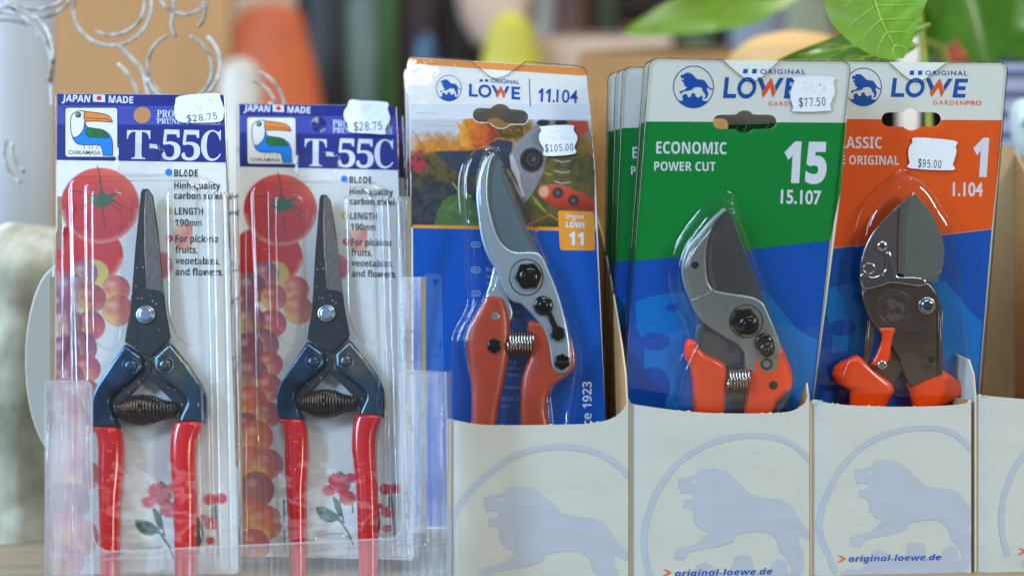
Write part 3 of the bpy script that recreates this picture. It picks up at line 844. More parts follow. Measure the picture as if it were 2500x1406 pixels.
def Wp(u, v, d): return (wx(u, d), d, wz(v, d))
def spine(uvd, n=16):
    pts = smooth([(p[0], p[1]) for p in uvd], 8, closed=False)
    ds = np.interp(np.linspace(0, 1, len(pts)), np.linspace(0, 1, len(uvd)), [p[2] for p in uvd])
    idx = np.linspace(0, len(pts) - 1, n)
    return [Wp(np.interp(i, range(len(pts)), [p[0] for p in pts]), np.interp(i, range(len(pts)), [p[1] for p in pts]), np.interp(i, range(len(ds)), ds)) for i in idx]
def lw(peak, n=16, pos=.4, tip=0):
    out = []
    for i in range(n):
        t = i / (n - 1)
        out.append(max(1.0, peak * (t / pos) ** .7 if t < pos else peak * max(0, 1 - ((t - pos) / (1 - pos)) ** 1.5)) + (tip if i == n - 1 else 0))
    out[0] = 3; out[-1] = 1
    return out
plant = node_empty('broadleaf_plant', None, 'green leafy plant hanging behind the right hand packs', 'plant')
leaf(plant, spine([(2110, -120, 3300), (2135, 0, 3290), (2165, 80, 3280), (2205, 143, 3270)], 22), [k * 1.12 for k in (3, 40, 70, 92, 108, 118, 122, 124, 123, 120, 115, 109, 102, 94, 85, 76, 66, 55, 43, 30, 16, 1)], leafm, fold=.16)
leaf(plant, spine([(2270, 60, 3650), (2150, 100, 3620), (2020, 125, 3560), (1895, 150, 3520)], 16), lw(44), darkleaf, fold=.2)
leaf(plant, spine([(2240, 110, 3560), (2160, 130, 3500), (2080, 150, 3450), (2010, 190, 3430)], 16), lw(36), darkleaf, fold=.2)
leaf(plant, spine([(2160, -200, 5200), (1900, -40, 5000), (1700, 30, 4800), (1515, 84, 4700)], 18), lw(118, 18, .45), leafm, fold=.15)
for (a, bb, c, w, dd) in (((2300, -260), (2360, -60), (2420, 190), 120, 5000), ((2480, -260), (2330, -40), (2270, 150), 90, 5400), ((2600, -100), (2440, 30), (2380, 170), 100, 5200), ((2620, -260), (2520, -20), (2470, 150), 130, 5600), ((2350, -260), (2300, -100), (2290, 60), 70, 4700)):
    leaf(plant, spine([(*a, dd), (*bb, dd - 40), (*c, dd + 30)], 14), lw(w * dd / F, 14, .45), darkleaf, vein=False, fold=.3)
b = MB()
b.tube([Wp(u, v, dd) for u, v, dd in ((2230, -300, 3900), (2240, 0, 4000), (2252, 100, 3900), (2262, 200, 3800), (2275, 420, 3700), (2280, 640, 3700))], 12, stemm)
b.tube([Wp(u, v, dd) for u, v, dd in ((2110, -300, 3320), (2106, -180, 3310), (2110, -118, 3300))], 8, stemm)
b.build('stem', plant)
b = MB(); b.tube([Wp(u, v, 4700) for u, v in ((2255, 100), (2300, 120), (2330, 200), (2300, 400))], 15, stemm); b.build('stem', plant)

# ================================================================== TOUCAN PACKS
T1 = Frame(350, 800, 3000, 14, 0, -.5)
T2 = Frame(786.3, 795.8, 3176.8, 13.93, -2.77, -1.24)
toT1 = lambda x, y: (355 + (x - 795) * 1.05, 768 + (y - 763) * 1.05)

def t_picture_fruit(mb):
    P = Picture(137, 402, 345, 1400, 2.0, (222, 224, 224), 3)
    def tomato(cx, cy, rx, ry, tone):
        m, x, y = P.ell(cx, cy, rx, ry, 3)
        t = np.clip(.5 + .32 * y - .22 * x + .12 * (P.noise(26) - .5), 0, 1)
        P.blend(m, P.ramp(t, tone))
        rim = m * np.clip((np.sqrt(x * x + y * y) - .86) * 7, 0, 1) * (y > .1)
        P.blend(rim * .5, (240, 196, 180))
    tomato(205, 622, 96, 78, [(200, 38, 32), (204, 32, 34), (176, 18, 32)])
    tomato(244, 502, 96, 92, [(222, 106, 76), (206, 56, 42), (196, 36, 38), (184, 30, 44)])
    star = [(215,470),(238,478),(248,460),(260,476),(292,468),(272,486),(290,492),(268,496),(262,508),(250,500),(238,512),(234,496),(206,492),(228,484)]
    P.blend(P.poly(star, 2), (34, 96, 62))
    for pts in ([(248, 470), (244, 430), (238, 406)], [(232, 500), (222, 530), (214, 552)], [(250, 502), (254, 540), (258, 560)], [(276, 490), (300, 505)], [(206, 488), (200, 510), (202, 520)], [(270, 496), (296, 520)], [(210, 470), (160, 465)]):
        P.blend(P.line(pts, 1.7) * .8, (60, 40, 30))
    gr = [(232, 668, 34, 0, 'y'), (205, 668, 34, -.5, 'p'), (165, 705, 42, 0, 'd'), (283, 706, 34, 0, 'o'), (225, 728, 34, 0, 'r'), (288, 758, 38, 0, 'o'), (145, 745, 34, 0, 'd'), (220, 795, 37, 0, 'r'), (160, 790, 42, 0, 'p'), (195, 850, 42, 0, 'p'), (155, 860, 40, 0, 'd'), (212, 900, 34, 0, 'r'), (165, 925, 42, 0, 'p'), (208, 960, 36, 0, 'r'), (160, 1000, 44, 0, 'o'), (150, 1060, 34, 0, 'd'), (206, 1030, 34, 0, 'r'), (175, 1090, 44, 0, 'o'), (160, 1160, 46, 0, 'o'), (205, 1160, 40, 0, 'r'), (175, 1225, 46, 0, 'd'), (160, 1290, 42, 0, 'o'), (195, 1310, 46, 0, 'o'), (165, 1370, 42, 0, 'r')]
    tone = {'y': [(216, 200, 120), (206, 178, 96)], 'p': [(206, 186, 136), (170, 104, 116), (138, 84, 112)], 'd': [(178, 116, 126), (152, 84, 104), (136, 76, 104)], 'o': [(228, 190, 124), (216, 120, 92), (196, 82, 88)], 'r': [(226, 192, 124), (200, 96, 100), (176, 72, 98)]}
    for cx, cy, r, _, k in gr:
        m, x, y = P.ell(cx, cy, r, r, 2)
        n = P.noise(18)
        t = np.clip(.5 + .35 * x - .35 * y + .7 * (n - .5), 0, 1)
        P.blend(m, P.ramp(t, tone[k]))
        edge = m * np.clip((np.sqrt(x * x + y * y) - .88) * 6, 0, 1)
        P.blend(edge * .35, (120, 50, 66)); P.blend(P.ell(cx - r * .3, cy - r * .35, r * .3, r * .22, 8)[0] * .35, (240, 220, 215))
    P.blend(np.clip((P.V - 820) / 300, 0, 1) * .22 * (np.abs(P.c - np.array(lin((222, 224, 224)))).sum(-1) > .02), (226, 170, 160))
    P.place(mb, T1, .5, clip=(P.U < 300) | (P.V < 860))
    Q = Picture(380, 540, 470, 690, 2.0, (222, 224, 224), 5)
    for cx, cy, r, tn in ((392, 648, 30, [(208, 110, 90), (196, 60, 70)]), (453, 577, 31, [(230, 184, 140), (204, 88, 76), (222, 200, 150)])):
        m, x, y = Q.ell(cx, cy, r, r + 3, 7); Q.blend(m * .85, Q.ramp(np.clip(.5 + .4 * x + .3 * y, 0, 1), tn))
    Q.place(mb, T1, .5)

def t_picture_flowers(mb):
    P = Picture(320, 1140, 584, 1396, 2.0, (222, 224, 224), 8)
    A = lambda pts: [toT1(*q) for q in pts]
    for lf in ([(770, 1243), (785, 1238), (812, 1248), (824, 1262), (812, 1276), (784, 1270)], [(828, 1150), (848, 1162), (858, 1188), (840, 1186)], [(812, 1212), (826, 1222), (836, 1250), (828, 1262), (816, 1236)], [(838, 1176), (852, 1190), (846, 1206), (834, 1200)], [(905, 1240), (925, 1236), (930, 1290), (910, 1300)], [(950, 1210), (960, 1214), (962, 1260), (954, 1250)]):
        m = P.poly(A(smooth(lf, 3)), 2); P.blend(m, P.ramp(P.noise(14), [(44, 74, 58), (90, 118, 92)]))
    for st_ in ([(822, 1258), (838, 1284), (850, 1300), (862, 1330)], [(806, 1262), (840, 1276)], [(838, 1180), (830, 1230), (838, 1272)], [(956, 1190), (962, 1240), (966, 1320)], [(858, 1200), (862, 1250)]):
        P.blend(P.line(A(st_), 2.3), (70, 78, 64))
    rs = np.random.RandomState(2)
    for fx, fy, r in ((822, 1172, 22), (803, 1198, 17), (835, 1192, 18), (850, 1216, 22), (858, 1166, 16), (945, 1192, 18), (970, 1190, 16), (948, 1248, 18), (930, 1234, 10), (906, 1310, 14), (946, 1288, 12), (860, 1392, 24), (830, 1380, 16), (905, 1376, 20)):
        cx, cy = toT1(fx, fy); n = 26
        pts = [(cx + r * (1 + .16 * (-1) ** k + .1 * rs.rand()) * math.cos(2 * math.pi * k / n), cy + r * .85 * (1 + .16 * (-1) ** k) * math.sin(2 * math.pi * k / n)) for k in range(n)]
        P.blend(P.poly(pts, 2), P.ramp(P.noise(9), [(172, 24, 40), (214, 44, 64), (196, 30, 50)]))
    P.place(mb, T1, .5)

def price_sticker(name, fr, parent, pts, amt, bl, br, h, z=2.2, scr=True, seed=0):
    """paper price label with wavy sides; pts = outline in picture points"""
    b = MB()
    L = L2(fr, smooth(pts, 3), z)
    b.prism([L], z - 1.2, z, M['sticker'])
    text(b, fr, amt, bl, br, h, M['stickerink'], z=z + .3, style='mono', off=.004, capref='5')
    if scr:
        rs = np.random.RandomState(seed)
        us = [p[0] for p in pts]; vt = min(p[1] for p in pts); x0, x1 = min(us) + 22, max(us) - 24
        for k in range(20):
            u = x0 + (x1 - x0) * rs.rand(); v = vt + 12 + rs.rand() * 26; hh = 1 + rs.rand() * 6; w = .5 + rs.rand() * 1.2 if rs.rand() < .85 else 4
            b.flat([L2(fr, [(u, v), (u + w, v), (u + w, v + hh), (u, v + hh)], z)], z + .25, M['paleink'])
    return b.build(name, parent)
M['paleink'] = mat('faint_ink', (168, 174, 190), rough=.7)

def tag_outline(x0, y0, x1, y1, skew=0):
    """label shape: straight top and bottom, wavy bulging sides"""
    w = x1 - x0
    pts = [(x0 + w * .07, y0), (x1 - w * .10, y0 + skew)]
    hh = y1 - y0
    pts += [(x1 - w * .045, y0 + hh * .18 + skew), (x1, y0 + hh * .42), (x1 - w * .005, y0 + hh * .60), (x1 - w * .07, y0 + hh * .82), (x1 - w * .09, y1 + skew * .2)]
    pts += [(x0 + w * .13, y1), (x0 + w * .10, y0 + hh * .84), (x0 + w * .02, y0 + hh * .62), (x0, y0 + hh * .42), (x0 + w * .035, y0 + hh * .2)]
    return pts

hole_t = circ(347, 281, 21, 28)
pack = node_empty('blister_pack', T1, 'clear blister pack with toucan card and tomato print, leftmost of the two red handled ones', 'blister pack', 'blister packs in the clear display holder')
b = MB()
outer = [(139, 229), (546, 232), (583, 1400), (132, 1400)]
OC = roundc(outer, 12)
b.prism([L2(T1, OC), L2(T1, hole_t)], -4, 0, M['cardwhite'], side=M['cardedge'])
lay = lambda pts, z, m, holes=(): b.flat([L2(T1, pts, z)] + [L2(T1, h, z) for h in holes], z, m)
lay([(139.5, 229.5), (545.5, 232.5), (547, 260), (139.5, 258)], .3, M['band'])
lay([(139.3, 258), (547, 260), (549, 307), (139, 303)], .3, M['violet'], [hole_t])
lay([(139, 303), (549, 307), (551, 397), (138.5, 391)], .3, M['band'])
text(b, T1, 'JAPAN', (151, 248), (219, 250), 17, M['letter'], off=.012, slant=.1)
lay([(227, 231), (256, 232), (257, 250), (227, 249)], .6, M['letter'])
lay(circ(242, 240, 6.2), .8, M['red'])
text(b, T1, 'MADE', (265, 251), (325, 253), 17, M['letter'], off=.012)
text(b, T1, 'PROFESSIONAL', (383, 287), (538, 290), 18, M['letter'], style='serif', space=1.0)
lay([(381, 290), (538, 293), (538, 294.3), (381, 291.3)], .6, M['letter'])
text(b, T1, 'PRUNING SHEARS', (383, 302), (537, 305), 12.5, M['letter'], style='serif')
text(b, T1, 'T', (309, 388), (366, 389), 70, M['letter'], style='serif', capref='T')
lay([(365, 352), (384, 352.5), (384, 363), (365, 362.5)], .6, M['letter'])
text(b, T1, '5', (395, 390), (440, 391), 70, M['letter'], style='serif', capref='T')
text(b, T1, '5', (443, 391), (488, 392), 70, M['letter'], style='serif', capref='T')
text(b, T1, 'C', (490, 391), (539, 392), 72, M['letter'], style='serif', capref='T')
# badge with the bird
lay(rrect(158, 262, 288, 385, 7), .6, M['black']); lay(rrect(160, 264, 286, 383, 6), .8, M['white'])
body = smooth([(207, 296), (203, 318), (190, 334), (178, 337), (190, 352), (215, 354), (238, 354), (248, 360), (252, 380)], 4, False) + [(275, 380), (275, 350)] + smooth([(274, 345), (268, 330), (256, 320), (240, 315), (222, 314), (210, 308)], 4, False)
head = smooth([(208, 272), (190, 272), (175, 282), (172, 300), (173, 320), (178, 337)], 4, False) + smooth([(190, 334), (203, 318), (207, 298)], 4, False)
beak = smooth([(206, 273), (230, 275), (258, 280), (270, 288), (275, 299)], 4, False) + smooth([(250, 297), (225, 296), (208, 296), (205, 284)], 3, False)
wing = smooth([(214, 313), (232, 314), (252, 320), (265, 336), (240, 336), (218, 335), (209, 325)], 4)
def outl(pts, z, m, w=1.0, closed=True):
    pts = pts + ([pts[0]] if closed else [])
    for (x1, y1), (x2, y2) in zip(pts[:-1], pts[1:]):
        dx, dy = x2 - x1, y2 - y1; l = math.hypot(dx, dy)
        if l < .3: continue
        nx_, ny_ = -dy / l * w / 1, dx / l * w / 1; ex, ey = dx / l * w * .4, dy / l * w * .4
        lay([(x1 - ex + nx_, y1 - ey + ny_), (x2 + ex + nx_, y2 + ey + ny_), (x2 + ex - nx_, y2 + ey - ny_), (x1 - ex - nx_, y1 - ey - ny_)], z, m)
lay(body, 1.0, M['skyblue']); lay(beak, 1.0, M['toucan']); lay(wing, 1.15, M['leafgreen'])
outl(body, 1.3, M['black'], .9); outl(beak, 1.3, M['black'], .9); outl(head, 1.3, M['black'], .9, False); outl(wing, 1.35, M['black'], .7)
outl([(208, 288), (262, 291), (270, 298)], 1.3, M['black'], .7, False)
for k in range(3): outl([(226, 319 + k * 5), (250, 321 + k * 5), (258 + k * 2, 326 + k * 4)], 1.4, M['black'], .5, False)
lay(circ(191, 281, 7), 1.3, M['black']); lay(circ(191, 281, 5.4), 1.5, M['leafgreen']); lay(circ(189.5, 279.5, 1.6), 1.6, M['white'])
for k, cx in enumerate((207, 217, 227, 236)): outl([(cx + (3.4 if k % 2 == 0 else -3.4) * -1, 356.5), (cx, 359), (cx, 362), (cx + (3.4 if k % 2 == 0 else -3.4) * -1, 363.5)], 1.1, M['black'], .6, False)
text(b, T1, 'CHIKAMASA', (167, 377), (246, 378), 9.5, M['black'], z=1.0, style='x', off=.012)
outl(circ(249.5, 370, 1.7, 10), 1.0, M['black'], .3)
t_picture_fruit(b); t_picture_flowers(b)
for cx, cy, m in ((412, 421, 'skyblue'), (412, 515, 'yellow'), (414, 582, 'red')):
    lay(circ(cx, cy, 8.6), .8, M['grey']); lay(circ(cx, cy, 7.8), .95, M[m])
for t, x0, x1, y, h in (('BLADE', 425, 483, 431, 17), ('High-quality', 425, 538, 461, 16), ('carbon steel', 425, 541, 486, 16), ('LENGTH', 426, 496, 524, 17), ('190', 427, 461, 552, 17), ('For picking', 428, 532, 591, 17), ('fruits,', 428, 482, 618, 17), ('vegetables,', 428, 536, 645, 17), ('and flowers.', 428, 545, 672, 17)):
    text(b, T1, t, (x0, y), (x1, y + (x1 - x0) * .008), h, M['black'], z=.9, off=.008)
text(b, T1, 'mm', (463, 552), (492, 552), 16, M['black'], z=.9)
lay([(242, 1250), (248, 1250), (248, 1310), (243, 1310)], 1.1, M['grey']); lay([(243.5, 1330), (247, 1330), (247, 1386), (244, 1386)], 1.1, M['grey'])
b.build('printed_card', pack)
# clear formed cover
b = MB()
C_ = M['clear']
sheet = roundc([(134, 226), (548, 229), (587, 1404), (127, 1404)], 14)
b.prism([L2(T1, sheet), L2(T1, circ(347, 281, 23, 28))], 3.2, 4.4, M['clear2'], back=False)
b.dome(L2(T1, roundc([(170, 430), (519, 428), (536, 1384), (212, 1388), (186, 1000)], 46, 7), 0), 4, 34, C_, r=10, draft=6, flange=5)
b.dome(L2(T1, roundc([(208, 446), (492, 443), (512, 1376), (226, 1378), (212, 930)], 34, 7), 30), 33, 66, C_, r=10, draft=5)
b.dome(L2(T1, roundc([(286, 354), (401, 354), (403, 424), (284, 425)], 26, 6), 0), 4, 26, C_, r=8, draft=4, flange=3)
b.dome(L2(T1, roundc([(220, 458), (298, 458), (306, 780), (300, 846), (262, 860), (222, 830)], 26, 7), 66), 63, 76, C_, r=6, draft=4)
b.dome(L2(T1, roundc([(404, 458), (484, 458), (493, 838), (466, 852), (430, 826), (408, 770)], 26, 7), 66), 63, 76, C_, r=6, draft=4)
b.dome(L2(T1, roundc([(316, 1338), (408, 1332), (412, 1400), (312, 1402)], 16, 5), 66), 64, 84, C_, r=6, draft=4)
for (xa, xb) in ((504, 522), (520, 548), (546, 572), (568, 582), (174, 190), (150, 156)):
    vt = 480 if xa > 300 else 560
    b.dome(L2(T1, roundc([(xa, vt), ((xa + xb) / 2, vt - 12), (xb, vt), (xb + 16 * (xa > 300), 1396), (xa + 16 * (xa > 300), 1396)], 6, 3), 10), 6, 22 + (xb - xa) * .5, C_, r=8, draft=1.5)
for side in ((134, 226, 127, 1404), (548, 229, 587, 1404)):
    b.tube([T1.p(side[0], side[1] + 8, 2), T1.p(side[2], side[3], 2)], 3.2, M['clear2'], n=8)
b.build('clear_blister', pack)
price_sticker('price_sticker', T1, pack, [(436, 236), (500, 229), (532, 229), (539, 243), (547, 266), (546, 280), (538, 297), (490, 300), (443, 299), (428, 288), (425, 270), (428, 252)], '$28.75', (457, 299), (531, 291), 16, z=5.5, seed=1)

# shears: thing of its own inside the pack
def t_shears():
    fr = T1
    e = node_empty('pruning_shears', fr, 'red handled snips with slim black blades in the leftmost pack', 'pruning shears', 'red handled snips in toucan packs')
    LL = lambda pts, h: L2(fr, pts, h)
    b = MB()
    main = [(343, 470), (348, 461), (362, 461), (372, 476), (384, 561), (389, 618), (397, 700), (404, 762), (415, 822), (405, 834), (366, 868), (346, 862), (304, 834), (309, 800), (316, 768), (322, 700), (329, 610), (337, 530)]
    b.prism([LL(main, 40)], 31, 40, M['blackox'], bev=2)
    b.prism([LL([(355, 466), (362, 466), (370, 478), (383, 565), (396, 714), (376, 708), (357, 706), (352, 600), (352, 520)], 43)], 40, 43, M['bevel'], bev=1.4)
    b.prism([LL([(383, 565), (387, 600), (397, 700), (399, 716), (394, 714), (380, 570)], 42)], 38, 42, M['bevelgrey'], bev=.8)
    b.build('blade', e)
    b = MB()
    b.prism([LL([(304, 836), (360, 873), (369, 884), (368, 908), (456, 968), (452, 1012), (440, 1016), (432, 990), (360, 918), (290, 992), (290, 1016), (272, 1012), (266, 978), (348, 905), (350, 884)], 36)], 24, 36, M['blackox'], bev=2)
    b.prism([LL([(414, 832), (367, 872), (360, 868), (408, 828)], 38)], 30, 39, M['blackox'], bev=1.5)
    b.build('blade_tang', e)
    for side, pts in (('l', [(303, 837), (345, 868), (347, 900), (272, 966), (266, 985), (274, 1006), (291, 1046), (226, 1046), (219, 1020), (218, 975), (230, 945), (262, 896)]),
                      ('r', [(414, 833), (452, 880), (490, 935), (499, 962), (500, 1000), (497, 1034), (431, 1034), (440, 1010), (454, 985), (448, 966), (375, 908), (373, 872)])):
        b = MB(); b.prism([LL(smooth(roundc(pts, 7, 2), 1), 48)], 22, 48, M['irid'], bev=9, nb=5); 
        c = (319, 893) if side == 'l' else (404, 891)
        b.tube([fr.p(c[0] + 20 * math.cos(a), c[1] + 20 * math.sin(a), 47.5) for a in np.linspace(0, 2 * math.pi, 29)[:-1]], 2.2, M['irid'], closed=True, n=6)
        b.button(fr.p(*c, 48), 15, 45, 54, M['irid'])
        b.build('handle_arm', e)
    b = MB(); b.button(fr.p(356, 768, 42), 23, 38, 46, M['rivet'], bev=3); b.button(fr.p(356, 768, 46), 17, 44, 50, M['rivet'], bev=3.5)
    b.build('pivot_rivet', e)
    b = MB()
    b.coil(fr.p(288, 1000, 34), fr.p(352, 1000, 34), [(0, 18), (.18, 20), (.3, 27), (.6, 33), (1, 35)], 9, 2.7, M['copperwire'])
    b.coil(fr.p(352, 1000, 34), fr.p(430, 1000, 34), [(0, 35), (.3, 32), (.6, 22), (1, 17)], 10, 2.7, M['copperwire'])
    b.tube([fr.p(282, 1000, 30), fr.p(434, 1000, 30)], 10, M['blackox'])
    b.build('spring', e)
    lg = [(1044, 226, 291), (1056, 235, 298), (1075, 240, 301), (1100, 242, 303), (1140, 241, 302), (1180, 241, 298), (1220, 243, 294), (1280, 245, 293), (1350, 247, 292), (1430, 248, 291), (1500, 252, 288)]
    rg_ = [(1031, 428, 496), (1045, 422, 492), (1058, 419, 486), (1080, 417, 479), (1120, 416, 477), (1160, 420, 478), (1200, 425, 480), (1260, 427, 480), (1340, 427, 480), (1430, 428, 479), (1500, 432, 476)]
    for gl in (lg, rg_):
        b = MB(); secs = []
        us = np.linspace(0, len(gl) - 1, 34)
        for i in us:
            k = [np.interp(i, range(len(gl)), [g[j] for g in gl]) for j in range(3)]
            th = 25 if i > .25 else 19
            secs.append((fr.p(k[1], k[0], 36), fr.p(k[2], k[0], 36), th))
        secs.append((fr.p(gl[-1][1] + 12, gl[-1][0] + 6, 36), fr.p(gl[-1][2] - 12, gl[-1][0] + 6, 36), 12))
        b.loft(secs, M['vinylred'], n=24, e=2.6); b.build('grip', e)
    return e
sh1 = t_shears()

# second and stacked packs
p2 = copy_thing(pack, T2, 'clear blister pack with toucan card, right of the other red handled one', skip=('price_sticker',))
price_sticker('price_sticker', T2, p2, [(848, 260), (855, 244), (880, 246), (944, 250), (946, 266), (952, 285), (950, 298), (940, 316), (941, 328), (900, 326), (852, 322), (850, 305), (840, 290), (840, 272)], '$28.75', (864, 320), (933, 317), 20, z=5.5, seed=2)
sh2 = copy_thing(sh1, Frame(788.5, 795.5, 3176.8, 13.93, -2.77, -.75), 'red handled snips with slim black blades in the right hand toucan pack')
for k in range(2):
    copy_thing(pack, T2.moved(5 + 6 * k, 8 - 4 * k, -85 * (k + 1)), 'toucan card pack tucked close behind the right hand one' if k == 0 else 'rearmost toucan card pack behind the right hand ones', skip=('price_sticker',))

# ================================================================== CLEAR DISPLAY HOLDER
HF = Frame(600, 1150, 2790, 3)
holder = node_empty('display_holder', HF, 'scuffed clear plastic counter display holder with stepped sides', 'display holder')
ay = M['acrylic']; ed = M['acryledge']
def plate(fr, pts, z, th, name, m=ay, holes=(), e=True):
    b = MB(); b.prism([L2(fr, pts, z)] + [L2(fr, h, z) for h in holes], z - th, z, m, back=False)
    b.build(name, holder_part(fr))
def holder_part(fr): return holder
def HP(pts, h=0): return L2(HF, pts, h)
lipL = [(112, 930)] + rrect(180, 930, 224, 990, 16)[6:12][::-1][:0] + [(208, 930), (218, 934), (224, 944), (226, 1290), (230, 1318), (240, 1335), (262, 1346)]
front = lipL + [(600, 1331), (955, 1314), (972, 1308), (980, 1296), (984, 1270), (978, 925), (982, 912), (994, 905), (1088, 907), (1098, 1500), (108, 1500)]
b = MB(); b.prism([HP([(112, 930), (208, 930), (218, 934), (224, 944), (226, 1290), (229, 1316), (229, 1500), (108, 1500)])], -5, 0, M['lip'], back=False); b.build('side_lip', holder)
b = MB(); b.prism([HP([(982, 1290), (978, 925), (982, 912), (994, 905), (1088, 907), (1098, 1500), (982, 1500)])], -5, 0, M['lip'], back=False); b.build('side_lip', holder)
b = MB(); b.prism([HP([(230, 1318), (240, 1335), (262, 1346), (600, 1331), (955, 1314), (972, 1308), (981, 1294), (981, 1500), (230, 1500)])], -5, 0, M['acrylic'], back=False)
b.tube([(*q, 0) for q in HP(lipL[1:] + [(600, 1331), (955, 1314), (972, 1308), (980, 1296), (984, 1270), (978, 925), (982, 912), (994, 905), (1086, 907)])], 1.3, M['sheetedge'], n=6)
b.tube([(*q, 2) for q in HP([(250, 1366), (600, 1349), (960, 1331), (1094, 1326)])], 2.2, M['clear2'], n=8)
b.tube([(*q, 2) for q in HP([(244, 1352), (600, 1338), (960, 1321), (1094, 1314)])], 1.6, M['clear2'], n=8)
b.build('bottom_lip', holder)
# ribs catching the window light
for u0_, v0_, u1_, w in ((118, 936, 118, 6), (212, 948, 216, 5), (152, 940, 154, 3), (990, 915, 996, 4), (1078, 912, 1086, 7), (1020, 912, 1024, 3)):
    b = MB(); b.tube([(*HP([(u0_, v0_)])[0], 0), (*HP([(u1_, 1500)])[0], 0)], w * .6, M['clear2'], n=8)
    b.build('rib', holder)
# side walls and stepped tiers behind
def world_in(fr, pts3): 
    Mi = fr.matrix().inverted(); out = []
    for x, y, z in pts3:
        q = Mi @ Vector((x * S, y * S, z * S)); out.append((q.x / S, q.y / S, q.z / S))
    return out
def side_wall(name, u, tiers, thick=5):
    """vertical wall running back from the front panel with steps; tiers = (d0, d1, top v at d0)"""
    x = wx(u, 2790); b = MB()
    outline = [(2792, 0)]
    for d0, d1, v in tiers: outline += [(d0, wz(v, d0)), (d1, wz(v, d0))]
    outline.append((tiers[-1][1], 0))
    n = len(outline)
    vs = world_in(HF, [(x + o, d, z) for o in (0, thick) for d, z in outline])
    tri = tessellate_polygon([[Vector((d, z, 0)) for d, z in outline]])
    fs = [tuple(t) for t in tri] + [tuple(k + n for k in t[::-1]) for t in tri]
    b.add(vs, fs, M['acrylic'])
    b.add(vs, [(i, (i + 1) % n, n + (i + 1) % n, n + i) for i in range(n)], M['clear2'])
    b.build(name, holder)
side_wall('side_wall', 109, [(2792, 2960, 930), (2960, 3300, 676), (3300, 3640, 480)])
side_wall('side_wall', 1092, [(2792, 2900, 908)])
def tier(d, vtop, u0_, u1_, wl, wr, vb=1300):
    fr = HF
    for a, c, eu in ((u0_, u0_ + wl, 0), (u1_ - wr, u1_, 1)):
        b = MB(); pts = [(a, vtop), (c, vtop), (c, vb), (a, vb)]
        W3 = [(wx(u, d), d, wz(v, d)) for u, v in pts] + [(wx(u, d), d + 5, wz(v, d)) for u, v in pts]
        vs = world_in(fr, W3)
        b.add(vs, [(0, 3, 2, 1), (0, 1, 5, 4), (1, 2, 6, 5), (2, 3, 7, 6), (3, 0, 4, 7)], M['lip'])
        ue = c if eu else a
        b.add(world_in(fr, [(wx(ue - 11 * eu + k * 11, d - 3), d - 3, wz(v, d)) for k, v in ((0, vtop), (1, vtop), (1, vb), (0, vb))]), [(0, 3, 2, 1)], M['acryledge'])
        b.build('tier_panel', holder)
for vv, t in ((870, 5), (884, 3), (1075, 4), (1090, 3)):
    b = MB(); b.tube(world_in(HF, [(wx(190, 3420), 3420, wz(vv, 3420)), (wx(1000, 3420), 3420, wz(vv, 3420))]), t * .55, M['acryledge'], n=8); b.build('cross_bar', holder)
tier(2965, 676, 122, 1040, 12, 66)
tier(3050, 480, 140, 1004, 8, 34)
for pts in ([(112, 1500), (112, 932), (208, 930), (218, 934), (224, 944), (226, 1290), (230, 1318), (240, 1335), (262, 1346), (600, 1331), (955, 1314), (972, 1308), (980, 1296), (984, 1270), (978, 925), (982, 912), (994, 905), (1088, 907), (1098, 1500)],):
    b = MB(); b.tube([(*q, 1.5) for q in HP(pts)], 1.1, M['brightedge'], n=6); b.build('polished_edge', holder)

# ================================================================== LION PACKS
def euro_slot(cx, cy, w, dy=0, r=26):
    """hang slot: wide bar with a round bulge in the middle"""
    hw, hh = w / 2, 17
    top = []; 
    a0 = math.asin(min(1, (hh) / r))
    pts = []
    for a in np.linspace(math.pi - a0 + 0, a0, 9): pts.append((cx + r * math.cos(a), cy - r * math.sin(a) - 1))
    pts += [(cx + hw - hh, cy - hh)] + [(cx + hw - hh + hh * math.cos(a), cy + hh * math.sin(a)) for a in np.linspace(-math.pi / 2, math.pi / 2, 9)]
    for a in np.linspace(-a0, -math.pi + a0, 9): pts.append((cx + r * math.cos(a), cy - r * math.sin(a) + 1))
    pts += [(cx - hw + hh, cy + hh)] + [(cx - hw + hh + hh * math.cos(a), cy + hh * math.sin(a)) for a in np.linspace(math.pi / 2, 3 * math.pi / 2, 9)]
    return [(x, y + (x - cx) * dy) for x, y in pts]

def notch_sheet(fr, top_l, top_r, notch, bot_r, bot_l, r=22):
    """outline of the clear cover sheet: its top edge dips in a wave at the middle"""
    n0, n1, nb = notch      # left shoulder, right shoulder, bottom point
    mid = smooth([n0, (n0[0] + (nb[0] - n0[0]) * .38, n0[1] + (nb[1] - n0[1]) * .52), (n0[0] + (nb[0] - n0[0]) * .72, n0[1] + (nb[1] - n0[1]) * .90), nb, (n1[0] - (n1[0] - nb[0]) * .70, n1[1] + (nb[1] - n1[1]) * .84), (n1[0] - (n1[0] - nb[0]) * .36, n1[1] + (nb[1] - n1[1]) * .44), n1], 4, False)
    base = roundc([bot_l, top_l, top_r, bot_r], r, 5)
    k = next(i for i, q in enumerate(base) if q[0] > (top_l[0] + top_r[0]) / 2 - 1e-3 and q[1] < (top_l[1] + bot_l[1]) / 2)
    return base[:k] + mid + base[k:]

def bolt(mb, fr, c, r, h0, h1, m=None, ang=.2):
    m = m or M['boltblack']
    mb.hexnut(fr.p(*c, h0), r, h0 - 2, h1, m, ang, bev=2.5)

